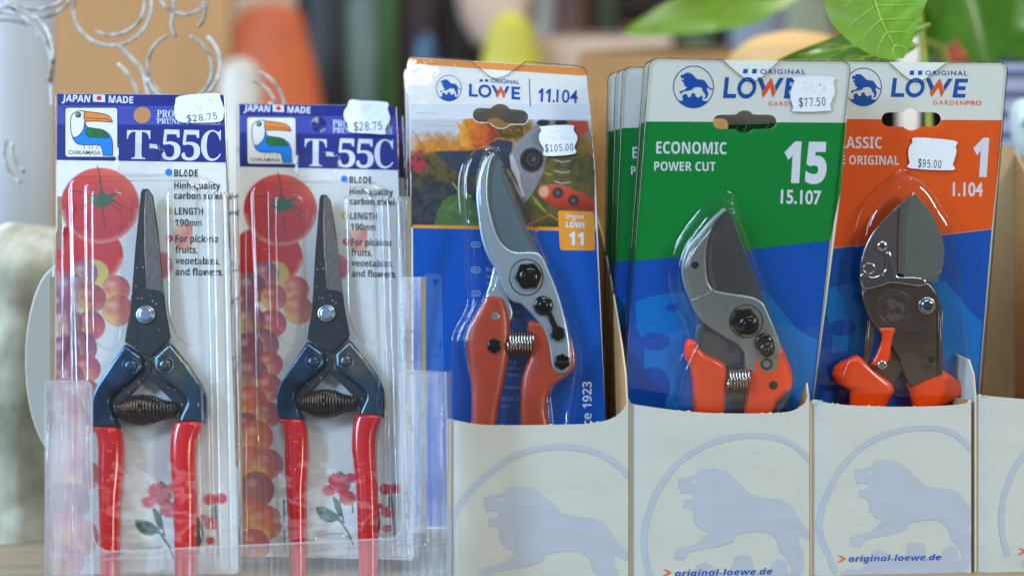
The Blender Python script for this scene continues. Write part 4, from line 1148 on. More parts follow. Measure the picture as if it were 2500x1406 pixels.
# ---------------------------------------------------------------- orange topped pack
A = Frame(1230, 600, 3120, 7, 0, -1)
pA = node_empty('blister_pack', A, 'front pack with orange top edge, vineyard picture and brick handled secateurs', 'blister pack', 'orange topped packs with vineyard picture')
slotA = euro_slot(1222, 284, 136, .05, 29)
b = MB()
ol = roundc([(996, 140), (1430, 166), (1452, 400), (1478, 1020), (1500, 1290), (1006, 1290), (1004, 560)], 20, 5)
b.prism([L2(A, ol), L2(A, slotA)], -4, 0, M['cardwhite'], side=M['cardedge'])
la = lambda pts, z, m, holes=(): b.flat([L2(A, pts, z)] + [L2(A, h, z) for h in holes], z, m)
la(roundc([(997, 141), (1429, 167), (1432, 186), (997, 156)], 8, 3), .4, M['copper'])
PA = Picture(1000, 255, 1452, 556, 2.0, (206, 214, 226), 11)
n1 = PA.noise(60, 4); n2 = PA.noise(14, 3); n3 = PA.noise(7, 2)
tt = np.clip((PA.V - 300 - 20 * n1) / 90, 0, 1)
PA.blend(np.clip((PA.V - 318) / 30 + (n2 - .5) * 1.4, 0, 1) * np.clip((PA.U - 990) / 30, 0, 1), PA.ramp(n2, [(236, 176, 70), (214, 140, 48), (170, 120, 60)]))
PA.blend(np.clip((PA.V - 366) / 14 + (n2 - .5) * 1.6, 0, 1), PA.ramp(np.clip(.9 * n2 + .4 * (n3 - .5) + .15, 0, 1), [(26, 40, 64), (34, 50, 52), (66, 66, 40), (110, 92, 52), (70, 70, 44)]))
PA.blend(np.clip((PA.V - 420) / 60, 0, 1) * (PA.U < 1170) * .75, PA.ramp(np.clip(n2 * 1.1, 0, 1), [(18, 36, 66), (30, 52, 76), (70, 76, 70)]))
PA.blend(np.clip((PA.U - 1230) / 50, 0, 1) * np.clip((PA.V - 300) / 30, 0, 1) * .7, PA.ramp(np.clip(n1 * .6 + n2 * .5, 0, 1), [(50, 58, 30), (92, 88, 44), (150, 124, 60)]))
PA.blend(PA.ell(1020, 395, 18, 26, 10)[0] * (n3 > .42), (190, 50, 80))
PA.blend(PA.ell(1245, 310, 60, 34, 12)[0], PA.ramp(n3, [(58, 52, 28), (120, 84, 30), (176, 140, 60)]))
lf = [(1112, 298),(1128, 305),(1132, 283),(1148, 288),(1170, 286),(1172, 300),(1200, 296),(1214, 312),(1208, 326),(1222, 330),(1206, 345),(1206, 362),(1180, 356),(1160, 366),(1138, 360),(1124, 356),(1128, 340),(1114, 334),(1124, 322)]
PA.blend(PA.poly(lf, 2), PA.ramp(np.clip((PA.U - 1110) / 110 + (n3 - .5) * .5, 0, 1), [(240, 186, 60), (226, 140, 40), (206, 84, 40), (140, 54, 40)]))
for q in ([(1162, 362), (1136, 300)], [(1162, 362), (1186, 300)], [(1162, 362), (1210, 330)]): PA.blend(PA.line(q, .8) * .6, (120, 60, 30))
PA.blend(PA.poly([(1060, 370), (1150, 368), (1180, 362), (1214, 340), (1252, 346), (1250, 372), (1246, 420), (1130, 425), (1098, 412)], 3), PA.ramp(n2, [(44, 56, 76), (58, 70, 90)]))
gl_ = [(1060, 548), (1066, 520), (1082, 492), (1100, 478), (1126, 470), (1150, 480), (1164, 500), (1170, 552), (1058, 554)]
PA.blend(PA.poly(gl_, 2), PA.ramp(n2, [(58, 92, 58), (84, 116, 64), (112, 134, 70)]))
for q in ([(1062, 550), (1124, 482)], [(1090, 520), (1080, 500)], [(1100, 508), (1130, 520)], [(1084, 526), (1120, 540)]): PA.blend(PA.line(q, .9) * .6, (120, 150, 90))
PA.blend(PA.line([(1150, 480), (1120, 466), (1106, 448)], 2.2), (170, 160, 70))
# the pruner in the picture
PA.blend(PA.poly([(1300, 560), (1240, 550), (1262, 470), (1240, 440), (1262, 410), (1290, 480)], 3), (60, 64, 70))
sil = [(1326, 293), (1392, 293), (1420, 300), (1380, 330), (1350, 360), (1330, 395), (1326, 420), (1312, 450), (1298, 475), (1284, 494), (1274, 478), (1270, 450), (1262, 430), (1252, 414), (1246, 400), (1244, 380), (1258, 352), (1280, 330), (1302, 310)]
PA.blend(PA.poly(sil, 2), PA.ramp(np.clip(.3 + .5 * (n3 - .5) + (PA.U - 1250) / 200, 0, 1), [(168, 172, 182), (142, 146, 156), (128, 130, 136)]))
PA.blend(PA.poly([(1244, 380), (1252, 378), (1268, 420), (1272, 452), (1282, 478), (1274, 480), (1262, 440), (1248, 412)], 1.5), (206, 208, 216))
for r_, c_ in ((29, (64, 60, 62)), (24, (34, 32, 34)), (16, (70, 68, 72)), (11, (40, 38, 40)), (6, (96, 94, 98))): PA.blend(PA.ell(1298 + (29 - r_) * .2, 391 - (29 - r_) * .1, r_, r_ * 1.05)[0], c_)
PA.blend(PA.ell(1322, 338, 24, 20)[0] * .8, (120, 124, 132)); PA.blend(PA.ell(1326, 300, 16, 8)[0], (40, 40, 44)); PA.blend(PA.ell(1370, 300, 16, 7)[0], (36, 36, 40))
PA.blend(PA.poly([(1388, 294), (1436, 296), (1438, 322), (1412, 338), (1392, 330)], 3), PA.ramp(n3, [(206, 84, 60), (180, 60, 44)]))
red_ = smooth([(1314, 468), (1322, 456), (1340, 450), (1372, 452), (1418, 470), (1450, 490), (1452, 516), (1420, 512), (1380, 510), (1345, 500), (1320, 482)], 3)
PA.blend(PA.poly(red_, 2), PA.ramp(np.clip((PA.V - 450) / 60 + (n3 - .5) * .3, 0, 1), [(214, 100, 76), (204, 70, 48), (170, 44, 34)]))
PA.blend(PA.ell(1328, 468, 12, 14, 6)[0] * .8, (240, 190, 160))
for cx_, cy_ in ((1362, 471), (1400, 490)):
    for r_, c_ in ((13, (38, 36, 38)), (9, (96, 94, 94)), (7, (52, 50, 52)), (4, (120, 118, 118))): PA.blend(PA.ell(cx_, cy_, r_, r_)[0], c_)
for k in range(8): PA.blend(PA.line([(1354, 352 + k * 13), (1372, 357 + k * 13), (1392, 354 + k * 13)], 1.3), (190, 190, 180) if k % 2 else (70, 70, 60))
PA.blend(PA.poly([(1298, 476), (1312, 488), (1340, 524), (1326, 516), (1304, 494)], 2), (140, 158, 62)); PA.blend(PA.poly([(1328, 420), (1350, 426), (1340, 430)], 2), (150, 164, 70))
PA.blend(PA.line([(1276, 556), (1342, 524)], 2.4), (160, 104, 70)); PA.blend(PA.line([(1342, 524), (1366, 540)], 1.4), (180, 150, 60))
PA.blend(np.clip((289 + (PA.U - 1000) * .013 - PA.V), 0, 1), (206, 214, 226))
PA.blend(PA.line([(1020, 277), (1068, 277)], 1.2) * .8, (190, 170, 110)); PA.blend(PA.line([(1036, 306), (1110, 309)], 1.0) * .7, (190, 170, 110)); PA.blend(PA.line([(1008, 320), (1040, 370), (1070, 386)], 1) * .7, (130, 90, 50))
PA.c[PA.V > 292] *= .8
inslot = PA.poly(slotA, 1) > .2
PA.place(b, A, .4, clip=~inslot & (PA.U < 1435 + (PA.V - 186) * .075) & (PA.U > 1000 + (PA.V - 255) * .012))
la([(1008, 549), (1455, 556), (1455, 565), (1008, 557)], .7, M['amber'])
la([(1008, 556), (1455, 564), (1478, 1020), (1498, 1285), (1012, 1285)], .5, M['blue'])
la(roundc([(1362, 514), (1449, 517), (1453, 612), (1367, 611)], 7, 3), 1.0, M['amber'])
text(b, A, 'Original', (1380, 533), (1425, 535), 11, M['letter'], z=1.3); text(b, A, 'LOWE', (1382, 555), (1429, 557), 14, M['letter'], z=1.3, off=.01)
for dx in (0, 7): la(circ(1397 + dx, 537.5, 1.7, 10), 1.3, M['letter'])
text(b, A, '11', (1388, 597), (1425, 598), 31, M['letter'], z=1.3, off=.025)
emblem(b, A, 1096, 216, 31.5, M['logoblue'], ry=32)
wordmark(b, A, ((1145, 205), (1270, 213), (1270, 244), (1145, 236)), M['logoblue'], M['logoorange'])
for k in (0, 13): la([(1171 + k, 194), (1179 + k, 194.5), (1179 + k, 200.5), (1171 + k, 200)], .7, M['logoblue'])
text(b, A, 'ORIGINAL', (1198, 202), (1268, 206), 9.5, M['logoblue'], style='x', off=.012)
la([(1291, 193), (1293, 193), (1296, 260), (1293.5, 260)], .7, M['logoblue'])
text(b, A, '11.', (1313, 248), (1354, 250), 32, M['logoblue'], off=.015); text(b, A, '104', (1358, 250), (1410, 252), 31, M['logoblue'], style='x', off=.012)
# pale small print on the blue
for t, v in (('de', 597), ('en', 658), ('cz', 716)):
    la(smooth(rrect(1149, v - 7, 1174, v + 8, 7, 3), 1), .9, M['paleblue']); la(rrect(1151.5, v - 4.5, 1171.5, v + 5.5, 5, 3), 1.1, M['blue']); text(b, A, t, (1154, v + 4), (1169, v + 4), 8, M['paleblue'], z=1.3)
for t, x0, x1, v in (('Bypass', 1186, 1240, 662), ('with', 1187, 1216, 679), ('wood', 1187, 1224, 694), ('ekn', 1252, 1276, 766), ('letva', 1252, 1288, 783), ('ur a', 1238, 1260, 886), ('roisar', 1238, 1276, 902), ('\u00e9ger', 1238, 1268, 918), ('v\u00e1gos', 1230, 1270, 948), ('BICE E', 1224, 1268, 978), ('jera', 1222, 1246, 994)):
    text(b, A, t, (x0, v), (x1, v), 9, M['paleblue'], z=.9, style='x', off=.01)
text(b, A, 'since 1923', (1444, 1082), (1444, 931), 22, M['letter'], z=1.0)
# grey info square, pale plus
la(roundc([(1036, 668), (1078, 669), (1084, 905), (1040, 905)], 8, 3), .9, M['infoblue'])
for pts in ([(1066, 840), (1084, 840), (1084, 842), (1066, 842)], [(1074, 832), (1076, 832), (1076, 850), (1074, 850)], [(1056, 680), (1072, 684), (1060, 700)]): la(pts, 1.2, M['darkblue'])
for k in range(3): la(circ(1064 + k * 8, 868, 2, 8), 1.2, M['darkblue'])
b.build('printed_card', pA)
bA = MB()
sh = notch_sheet(A, (994, 136), (1432, 163), ((1150, 147), (1284, 151), (1214, 192)), (1482, 1020), (1004, 1020), 22)
bA.prism([L2(A, sh), L2(A, euro_slot(1222, 284, 142, .05, 31))], 3, 4.2, M['clear2'], back=False)
bA.tube([A.p(u, v, 4) for u, v in sh[6:-6]], 1.5, M['sheetedge'], n=6)
bub = smooth([(1186, 358), (1214, 366), (1249, 430), (1295, 520), (1334, 620), (1358, 690), (1394, 796), (1414, 854), (1417, 895), (1409, 945), (1398, 1040), (1404, 1180), (1100, 1180), (1106, 1032), (1108, 912), (1105, 856), (1110, 812), (1142, 750), (1142, 700), (1137, 640), (1128, 540), (1122, 450), (1136, 395), (1162, 366)], 4)
bA.dome(L2(A, bub), 4, 58, M['clear'], r=16, draft=9, flange=6, nb=6)
inn = smooth([(1192, 372), (1212, 384), (1256, 480), (1318, 612), (1350, 680), (1384, 796), (1400, 860), (1396, 905), (1370, 930), (1345, 970), (1350, 1170), (1150, 1170), (1156, 1000), (1140, 900), (1132, 830), (1160, 770), (1184, 726), (1206, 680), (1172, 560), (1164, 478), (1170, 420)], 4)
bA.dome(L2(A, inn), 56, 74, M['clear'], r=9, draft=5, nb=5, cap=True)
bA.build('clear_blister', pA)
price_sticker('price_sticker', A, pA, [(1322, 309), (1396, 306), (1400, 318), (1409, 333), (1408, 346), (1402, 360), (1403, 376), (1331, 381), (1328, 364), (1317, 345), (1316, 330), (1322, 318)], '$105.00', (1331, 371), (1400, 368), 17, z=6, seed=3)
for k, (dx, dy, dz) in enumerate(((-9, 5, -62), (-16, 9, -124), (-22, 14, -186))):
    copy_thing(pA, A.moved(dx + (4, -4, 6)[k], dy, dz), ('orange topped pack directly behind the vineyard picture pack', 'orange topped pack, third in its row, left edge showing', 'orange topped pack at the back of its row')[k], skip=('price_sticker',))

e = node_empty('secateurs', A, 'bypass secateurs with brick orange grips and pale aluminium body', 'secateurs')
LA = lambda pts, h: L2(A, pts, h)
inner_b = [(1314, 616), (1292, 613), (1260, 614), (1235, 603), (1215, 575), (1201, 532), (1192, 486), (1192, 435), (1198, 398), (1208, 376)]
outer_b = [(1204, 371), (1187, 387), (1169, 435), (1163, 478), (1166, 521), (1175, 583), (1192, 629), (1209, 657), (1223, 691), (1236, 718), (1254, 737), (1272, 742), (1298, 767), (1321, 795), (1334, 822), (1342, 856), (1347, 893), (1358, 908), (1374, 912), (1388, 902), (1393, 883), (1391, 840), (1385, 796), (1368, 732), (1353, 688), (1339, 656), (1329, 632)]
b = MB(); b.prism([LA(smooth(outer_b, 4, False) + smooth(inner_b, 4, False), 48)], 26, 48, M['alu'], bev=5, nb=4)
b.tube([A.p(1285 + 41 * math.cos(a), 677 + 44 * math.sin(a), 48) for a in np.linspace(0, 2 * math.pi, 41)[:-1]], 1.4, M['boltdark'], closed=True, n=6)
b.build('aluminium_body', e)
b = MB(); b.prism([LA([(1209, 375)] + [(1221, 404), (1255, 481), (1286, 555), (1316, 620), (1300, 650), (1240, 640)] + [(1228, 610), (1209, 580), (1195, 535), (1187, 488), (1187, 436), (1194, 398)], 37)], 30, 37, M['coated'], bev=1)
b.prism([LA([(1209, 375), (1221, 404), (1255, 481), (1286, 555), (1314, 614), (1304, 612), (1276, 556), (1244, 484), (1216, 410)], 37.4)], 30, 37.6, M['bevelgrey'], bev=.3)
b.build('blade', e)
b = MB(); b.prism([LA(smooth([(1210, 640), (1196, 690), (1186, 722), (1184, 770), (1225, 800), (1252, 772), (1244, 735), (1230, 690)], 3), 34)], 20, 34, M['alu'], bev=4); b.build('blade_tang', e)
def grip(parent, fr, gl, hc, th, m, name='grip', e_=3.2):
    b = MB(); secs = []
    for i in np.linspace(0, len(gl) - 1, 6 * len(gl)):
        k = [np.interp(i, range(len(gl)), [g[j] for g in gl]) for j in range(3)]
        t = th * min(1, .45 + .35 * i)
        secs.append((fr.p(k[1], k[0], hc), fr.p(k[2], k[0], hc), t))
    b.loft(secs, m, n=28, e=e_); return b.build(name, parent)
grip(e, A, [(722, 1193, 1211), (726, 1185, 1222), (735, 1180, 1231), (760, 1166, 1241), (784, 1150, 1245), (831, 1138, 1246), (880, 1142, 1241), (942, 1151, 1229), (1000, 1151, 1216), (1040, 1149, 1211), (1160, 1148, 1208)], 30, 24, M['gripbrick'])
grip(e, A, [(782, 1294, 1304), (788, 1288, 1314), (800, 1286, 1345), (818, 1288, 1376), (838, 1290, 1397), (877, 1290, 1405), (905, 1278, 1398), (925, 1273, 1376), (944, 1271, 1349), (968, 1270, 1337), (1000, 1269, 1334), (1040, 1269, 1342), (1160, 1274, 1364)], 24, 22, M['gripbrick'])
b = MB(); b.coil(A.p(1240, 838, 30), A.p(1302, 838, 30), [(0, 30), (1, 31)], 9, 2.7, M['springsteel']); b.build('spring', e)
b = MB(); bolt(b, A, (1290, 674), 35, 48, 58, M['boltdark'], .1); b.button(A.p(1291, 675, 58), 24, 56, 66, M['boltblack']); b.button(A.p(1292, 676, 66), 14, 60, 72, M['boltdark'], bev=2); b.build('pivot_nut', e)
b = MB(); b.button(A.p(1327, 745, 56), 25, 48, 60, M['boltblack']); b.button(A.p(1327, 745, 60), 13, 56, 68, M['boltblack'])
b.prism([LA([(1334, 765), (1346, 760), (1364, 800), (1352, 808)], 53)], 47, 54, M['boltdark'], bev=1.5); bolt(b, A, (1362, 814), 20, 47, 57, M['boltblack'], .5)
b.build('locking_lever', e)
b = MB(); bolt(b, A, (1372, 883), 21, 48, 58, M['boltblack'], .5); b.prism([LA([(1354, 881), (1390, 882), (1390, 886), (1354, 885)], 58.4)], 57, 58.6, M['black']); b.build('slotted_screw', e)
b = MB(); bolt(b, A, (1207, 844), 19, 50, 60, M['boltblack'], .5); b.button(A.p(1207, 844, 60), 10, 58, 62, M['boltdark'], bev=1); b.build('grip_bolt', e)
b = MB(); b.button(A.p(1208, 772, 52), 15, 46, 54, M['alu2']); b.build('grip_bolt', e)

# ---------------------------------------------------------------- green pack
G = Frame(1790, 560, 2990, -8, 0, -.6)
slotG = euro_slot(1818, 298, 156, .0, 27)
def notchless(pts, r): return roundc(pts, r, 5)
def lion_scene(lay, dx, dy, sx=1.0, sy=1.0):
    """pale giant lion on the blue half: picture coordinates of the zoomed tracing"""
    Z = lambda x, y: (dx + x * sx, dy + y * sy)
    return Z
def big_lion(lay, Z, right):
    lay([Z(130, 720), Z(200, 692), Z(330, 668), Z(420, 655), Z(925, 655)] + [Z(*q) for q in smooth([(930, 658), (1020, 765), (1100, 862), (1180, 925), (1245, 948)], 3, False)] + [Z(1270, 960), Z(1225, 1370), Z(320, 1370), Z(310, 1330), Z(335, 1260), Z(340, 1200), Z(290, 1140), Z(180, 1130), Z(186, 1050), Z(170, 950), Z(135, 850)], .8, M['lightblue'])
    lay([Z(*q) for q in circ(250, 963, 90, 28, 55)], 1.0, M['darkblue'])
    lay([Z(*q) for q in circ(355, 755, 42, 20, 24)], 1.0, M['darkblue'])
    lay([Z(*q) for q in smooth([(180, 1138), (250, 1118), (310, 1150), (340, 1230), (330, 1290), (250, 1330), (120, 1330), (90, 1200)], 3)], 1.0, M['darkblue'])

pG = node_empty('blister_pack', G, 'green and blue card pack with lion badge at the front of its row', 'blister pack', 'green card packs with number 15')
b = MB()
olG = roundc([(1588, 144), (2078, 153), (2052, 470), (1972, 1090), (1516, 1085), (1552, 600)], 24, 5)
b.prism([L2(G, olG), L2(G, slotG)], -4, 0, M['board'], side=M['cardedge'])
lg_ = lambda pts, z, m, holes=(): b.flat([L2(G, pts, z)] + [L2(G, h, z) for h in holes], z, m)
lowG = [q for q in slotG if q[1] >= 299.0][::-1]
lg_([(1577, 297)] + [(lowG[0][0] - .4, 298)] + lowG + [(lowG[-1][0] + .4, 299)] + [(2065.5, 300), (2052, 470), (2026, 588), (1548, 638), (1552, 600)], .4, M['green'])
lg_([(1548, 638), (2026, 588), (1972, 1088), (1518, 1084)], .5, M['blue'])
ZG = lambda x, y: (max(min(1500 + x / 2.51, 2022 - .108 * (450 + y / 2.51 - 588)), 1552 - .075 * (450 + y / 2.51 - 600)), 450 + y / 2.51)
big_lion(lg_, ZG, 1)
emblem(b, G, 1693, 213, 50, M['logoblue'], ry=52)
wordmark(b, G, ((1770, 189), (1951, 191), (1944, 241), (1765, 240)), M['logoblue'], M['logoorange'])
for k in (0, 22): lg_([(1815 + k, 169), (1826 + k, 169), (1825 + k, 180), (1814 + k, 180)], .7, M['logoblue'])
text(b, G, 'ORIGINAL', (1856, 181), (1967, 182), 11.5, M['logoblue'], style='x', off=.014, space=1.25)
text(b, G, 'GARDEN', (1876, 259), (1950, 259), 10.5, M['logoorange'], style='x', off=.004, space=1.3); text(b, G, 'PRO', (1953, 259), (1995, 259), 10.5, M['logoorange'])
text(b, G, 'ECONOMIC', (1602, 375), (1774, 377), 29, M['letter']); text(b, G, 'POWER CUT', (1597, 417), (1747, 418), 22, M['letter'])
text(b, G, '15', (1911, 443), (2016, 445), 98, M['letter'], off=.03, slant=.04); text(b, G, '15.107', (1906, 496), (2005, 499), 33, M['letter'], style='x', off=.022)
b.build('printed_card', pG)
bG = MB()
shG = notch_sheet(G, (1586, 141), (2078, 150), ((1762, 146), (1905, 148), (1842, 199)), (1974, 1085), (1512, 1080), 26)
bG.prism([L2(G, shG), L2(G, euro_slot(1818, 298, 160, .0, 28))], 3, 4.2, M['clear2'], back=False)
bG.tube([G.p(u, v, 4) for u, v in shG], 1.8, M['sheetedge'], n=6, closed=True)
bubG = smooth([(1783, 472), (1796, 502), (1827, 601), (1871, 713), (1902, 801), (1934, 898), (1937, 925), (1922, 1004), (1926, 1080), (1640, 1080), (1646, 928), (1672, 850), (1678, 800), (1663, 775), (1648, 740), (1637, 689), (1640, 641), (1655, 593), (1687, 542), (1723, 502), (1752, 484)], 4)
bG.dome(L2(G, bubG), 4, 54, M['clear'], r=16, draft=9, flange=7, nb=6)
innG = smooth([(1779, 502), (1792, 522), (1826, 612), (1866, 716), (1896, 800), (1926, 896), (1920, 950), (1888, 1010), (1880, 1080), (1690, 1080), (1684, 930), (1668, 870), (1690, 820), (1692, 770), (1672, 720), (1660, 660), (1676, 604), (1708, 562), (1744, 524)], 4)
bG.dome(L2(G, innG), 52, 70, M['clear'], r=9, draft=5)
bG.build('clear_blister', pG)
price_sticker('price_sticker', G, pG, [(1942, 189), (2032, 188), (2034, 200), (2038, 222), (2033, 240), (2026, 258), (2023, 271), (1940, 273), (1937, 262), (1930, 240), (1932, 218), (1940, 200)], '$77.50', (1951, 261), (2016, 258), 20, z=6, seed=4)
for k, (dx, dy, dz) in enumerate(((-4, -3, -62), (-38, -10, -130), (-46, -12, -190), (-56, -14, -250))):
    copy_thing(pG, G.moved(dx, dy, dz, (.3, 2.0, 2.6, 3.4)[k]), ('green card pack right behind the front one, thin edge showing', 'green card pack second to third in row with letters E and P showing', 'green card pack near the back, narrow strip showing', 'rearmost green card pack, leftmost edge of its fanned row')[k], skip=('price_sticker',))

e = node_empty('secateurs', G, 'secateurs with signal orange grips and short curved grey blade', 'secateurs')
LG = lambda pts, h: L2(G, pts, h)
inner_g = [(1867, 743), (1859, 735), (1835, 725), (1787, 717), (1747, 709), (1731, 689), (1725, 649), (1727, 601), (1743, 550), (1775, 514)]
outer_g = [(1768, 509), (1739, 534), (1707, 570), (1679, 605), (1665, 649), (1669, 693), (1685, 733), (1699, 765), (1723, 793), (1771, 825), (1803, 844), (1819, 868), (1822, 900), (1860, 912), (1905, 905), (1912, 870), (1906, 840), (1890, 795)]
b = MB(); b.prism([LG(smooth(outer_g, 4, False) + smooth(inner_g, 4, False), 44)], 26, 44, M['alu2'], bev=5, nb=4)
b.tube([G.p(1822 + 40 * math.cos(a), 784 + 40 * math.sin(a), 44) for a in np.linspace(0, 2 * math.pi, 41)[:-1]], 1.2, M['boltdark'], closed=True, n=6)
b.button(G.p(1697, 647, 44), 9, 42, 45, M['black'], bev=1)
b.tube([G.p(u, v, 44) for u, v in ((1685, 735), (1715, 724), (1745, 707))], 1.8, M['alu2'], n=6)
b.build('aluminium_body', e)
b = MB(); b.prism([LG([(1776, 514), (1785, 518), (1819, 613), (1851, 697), (1870, 748), (1820, 745), (1760, 725), (1728, 700), (1722, 650), (1724, 600), (1740, 548)], 36)], 30, 36, M['darkblade'], bev=1)
b.prism([LG([(1748, 566), (1739, 600), (1738, 640), (1742, 672), (1750, 706), (1740, 700), (1732, 680), (1727, 645), (1729, 601), (1738, 574)], 36.6)], 34, 36.8, M['bevelgrey'], bev=.3)
b.build('blade', e)
b = MB(); b.prism([LG(smooth([(1703, 800), (1723, 792), (1775, 826), (1778, 870), (1770, 896), (1715, 870), (1698, 840)], 3), 32)], 20, 32, M['darkblade'], bev=3); b.build('blade_tang', e)
grip(e, G, [(828, 1681, 1691), (832, 1677, 1697), (838, 1674, 1701), (850, 1671, 1708), (864, 1671, 1722), (877, 1674, 1754), (890, 1683, 1772), (930, 1690, 1776), (1004, 1693, 1767), (1090, 1692, 1757)], 26, 24, M['griporange'])
grip(e, G, [(842, 1896, 1905), (850, 1885, 1910), (862, 1850, 1915), (874, 1824, 1920), (893, 1820, 1929), (916, 1820, 1934), (944, 1820, 1931), (960, 1820, 1915), (975, 1820, 1897), (1004, 1817, 1883), (1090, 1812, 1872)], 24, 22, M['griporange'])
b = MB(); b.coil(G.p(1773, 926, 28), G.p(1824, 926, 28), [(0, 31), (1, 32)], 7, 3.0, M['springsteel']); b.build('spring', e)
b = MB(); bolt(b, G, (1817, 784), 35, 44, 53, M['boltdark'], .15); b.button(G.p(1828, 793, 53), 25, 50, 62, M['boltblack']); b.button(G.p(1829, 794, 62), 15, 58, 68, M['boltblack'], bev=3); b.build('pivot_nut', e)
b = MB()
cap_ = roundc([(1840, 830), (1895, 818), (1904, 880), (1886, 912), (1856, 906)], 24, 6)
b.prism([LG(cap_, 46)], 42, 46, M['alu2'], bev=1.5)
b.button(G.p(1866, 838, 50), 24, 44, 56, M['boltblack']); b.button(G.p(1873, 853, 56), 19, 50, 64, M['boltblack']); b.button(G.p(1872, 856, 64), 9, 60, 68, M['boltblack'])
b.tube([G.p(1872 + 12 * math.cos(a), 888 + 12 * math.sin(a), 47) for a in np.linspace(0, 2 * math.pi, 25)[:-1]], 3, M['boltdark'], closed=True, n=8)
b.build('locking_button', e)
b = MB(); b.button(G.p(1888, 940, 46), 11, 42, 47.5, M['boltblack'], bev=2); b.build('grip_screw', e)

# ---------------------------------------------------------------- orange and blue pack
O = Frame(2210, 560, 3095, -6, 0, -.4)
slotO = euro_slot(2225, 292, 146, .0, 26)
pO = node_empty('blister_pack', O, 'orange and blue card pack with lion badge, rightmost of the packs', 'blister pack')
b = MB()
olO = roundc([(1990, 150), (2459, 155), (2445, 330), (2378, 1090), (1930, 1085)], 20, 5)
b.prism([L2(O, olO), L2(O, slotO)], -4, 0, M['board'], side=M['cardedge'])
lo_ = lambda pts, z, m, holes=(): b.flat([L2(O, pts, z)] + [L2(O, h, z) for h in holes], z, m)
lowO = [q for q in slotO if q[1] >= 293][::-1]
lo_([(1985, 290), (lowO[0][0] - .4, 292)] + lowO + [(lowO[-1][0] + .4, 293), (2446, 294), (2440, 380), (2421, 559), (1960, 615)], .4, M['orange'])
lo_([(1960, 616), (2421, 560), (2378, 1088), (1932, 1083)], .5, M['blue'])
ZO = lambda x, y: (1950 + (x * .92 + 40) / 2.305 * .90, 400 + (y * .97 - 18) / 2.305)
big_lion(lo_, lambda x, y: (min(2012 + (x - 130) / 2.7, 2440.5 - .0856 * (710 + (y - 720) / 2.7 - 294)), 710 + (y - 720) / 2.7), 1)
emblem(b, O, 2108, 213, 45, M['logoblue'], ry=47)
wordmark(b, O, ((2180, 191), (2364, 193), (2356, 239), (2175, 237)), M['logoblue'], M['logoorange'])
for k in (0, 20): lo_([(2222 + k, 173), (2232 + k, 173), (2231 + k, 183.5), (2221 + k, 183.5)], .7, M['logoblue'])
text(b, O, 'ORIGINAL', (2259, 184), (2362, 185), 11, M['logoblue'], style='x', off=.014, space=1.25)
text(b, O, 'GARDEN', (2278, 256), (2355, 257), 10.5, M['logoorange'], style='x', off=.004, space=1.3); text(b, O, 'PRO', (2358, 257), (2396, 257), 10.5, M['logoorange'])
text(b, O, 'CLASSIC', (2030, 362), (2153, 363), 28, M['letter']); text(b, O, 'THE ORIGINAL', (2018, 401), (2195, 403), 22, M['letter'])
text(b, O, '1', (2372, 428), (2409, 429), 92, M['letter'], off=.03, slant=.04); text(b, O, '1.104', (2326, 478), (2399, 479), 33, M['letter'], style='x', off=.022)
b.build('printed_card', pO)
bO = MB()
shO = notch_sheet(O, (1988, 147), (2461, 152), ((2168, 151), (2314, 153), (2240, 200)), (2386, 1085), (1926, 1080), 24)
bO.prism([L2(O, shO), L2(O, euro_slot(2225, 292, 152, .0, 28))], 3, 4.2, M['clear2'], back=False)
bO.tube([O.p(u, v, 4) for u, v in shO], 1.8, M['sheetedge'], n=6, closed=True)
bubO = smooth([(2210, 419), (2245, 438), (2275, 470), (2297, 508), (2319, 548), (2332, 643), (2349, 769), (2363, 921), (2366, 1080), (2010, 1080), (2022, 940), (2056, 840), (2074, 720), (2080, 640), (2086, 572), (2098, 526), (2118, 492), (2158, 446), (2186, 426)], 4)
bO.dome(L2(O, bubO), 4, 60, M['clear'], r=20, draft=10, flange=6, nb=6)
bO.build('clear_blister', pO)
price_sticker('price_sticker', O, pO, [(2236, 336), (2331, 344), (2333, 358), (2335, 370), (2330, 390), (2326, 402), (2325, 416), (2222, 411), (2221, 398), (2218, 380), (2219, 362), (2228, 348)], '$95.00', (2241, 408), (2298, 411), 19, z=6, scr=False)

e = node_empty('secateurs', O, 'anvil secateurs with chrome latch, brown steel frame and orange grips', 'secateurs')
LO = lambda pts, h: L2(O, pts, h)
b = MB()
b.prism([LO([(2214, 486)] + smooth([(2232, 472), (2258, 500), (2280, 530), (2301, 582), (2306, 620), (2299, 662), (2288, 690)], 4, False) + [(2262, 690), (2206, 680), (2204, 640)], 38)], 32, 38, M['greenblade'], bev=1)
b.prism([LO([(2232, 473), (2212, 487), (2195, 502), (2192, 560), (2192, 668), (2206, 670), (2208, 600), (2212, 520)], 40)], 34, 40, M['bevelgrey'], bev=1)
b.prism([LO([(2262, 682), (2299, 660), (2298, 668), (2270, 690)], 39)], 37, 39.5, M['bevelgrey'], bev=.5)
b.build('blade', e)
b = MB()
b.prism([LO(smooth([(2232, 470), (2184, 512), (2145, 552), (2119, 591), (2102, 639), (2099, 684), (2106, 714)], 4, False) + [(2150, 714), (2191, 668), (2193, 504)], 46)], 34, 46, M['darkchrome'], bev=3)
b.tube([O.p(u, v, 46) for u, v in smooth([(2232, 471), (2184, 513), (2145, 553), (2120, 591), (2103, 639)], 5, False)], 2.4, M['chrome'], n=8)
b.build('anvil_plate', e)
b = MB()
b.prism([LO(smooth([(2102, 668), (2108, 706), (2150, 700), (2180, 692), (2250, 700), (2262, 684), (2230, 676), (2196, 676), (2188, 660), (2176, 618), (2164, 616), (2164, 640), (2158, 664), (2130, 676)], 4), 54)], 44, 54, M['chrome'], bev=4, nb=4)
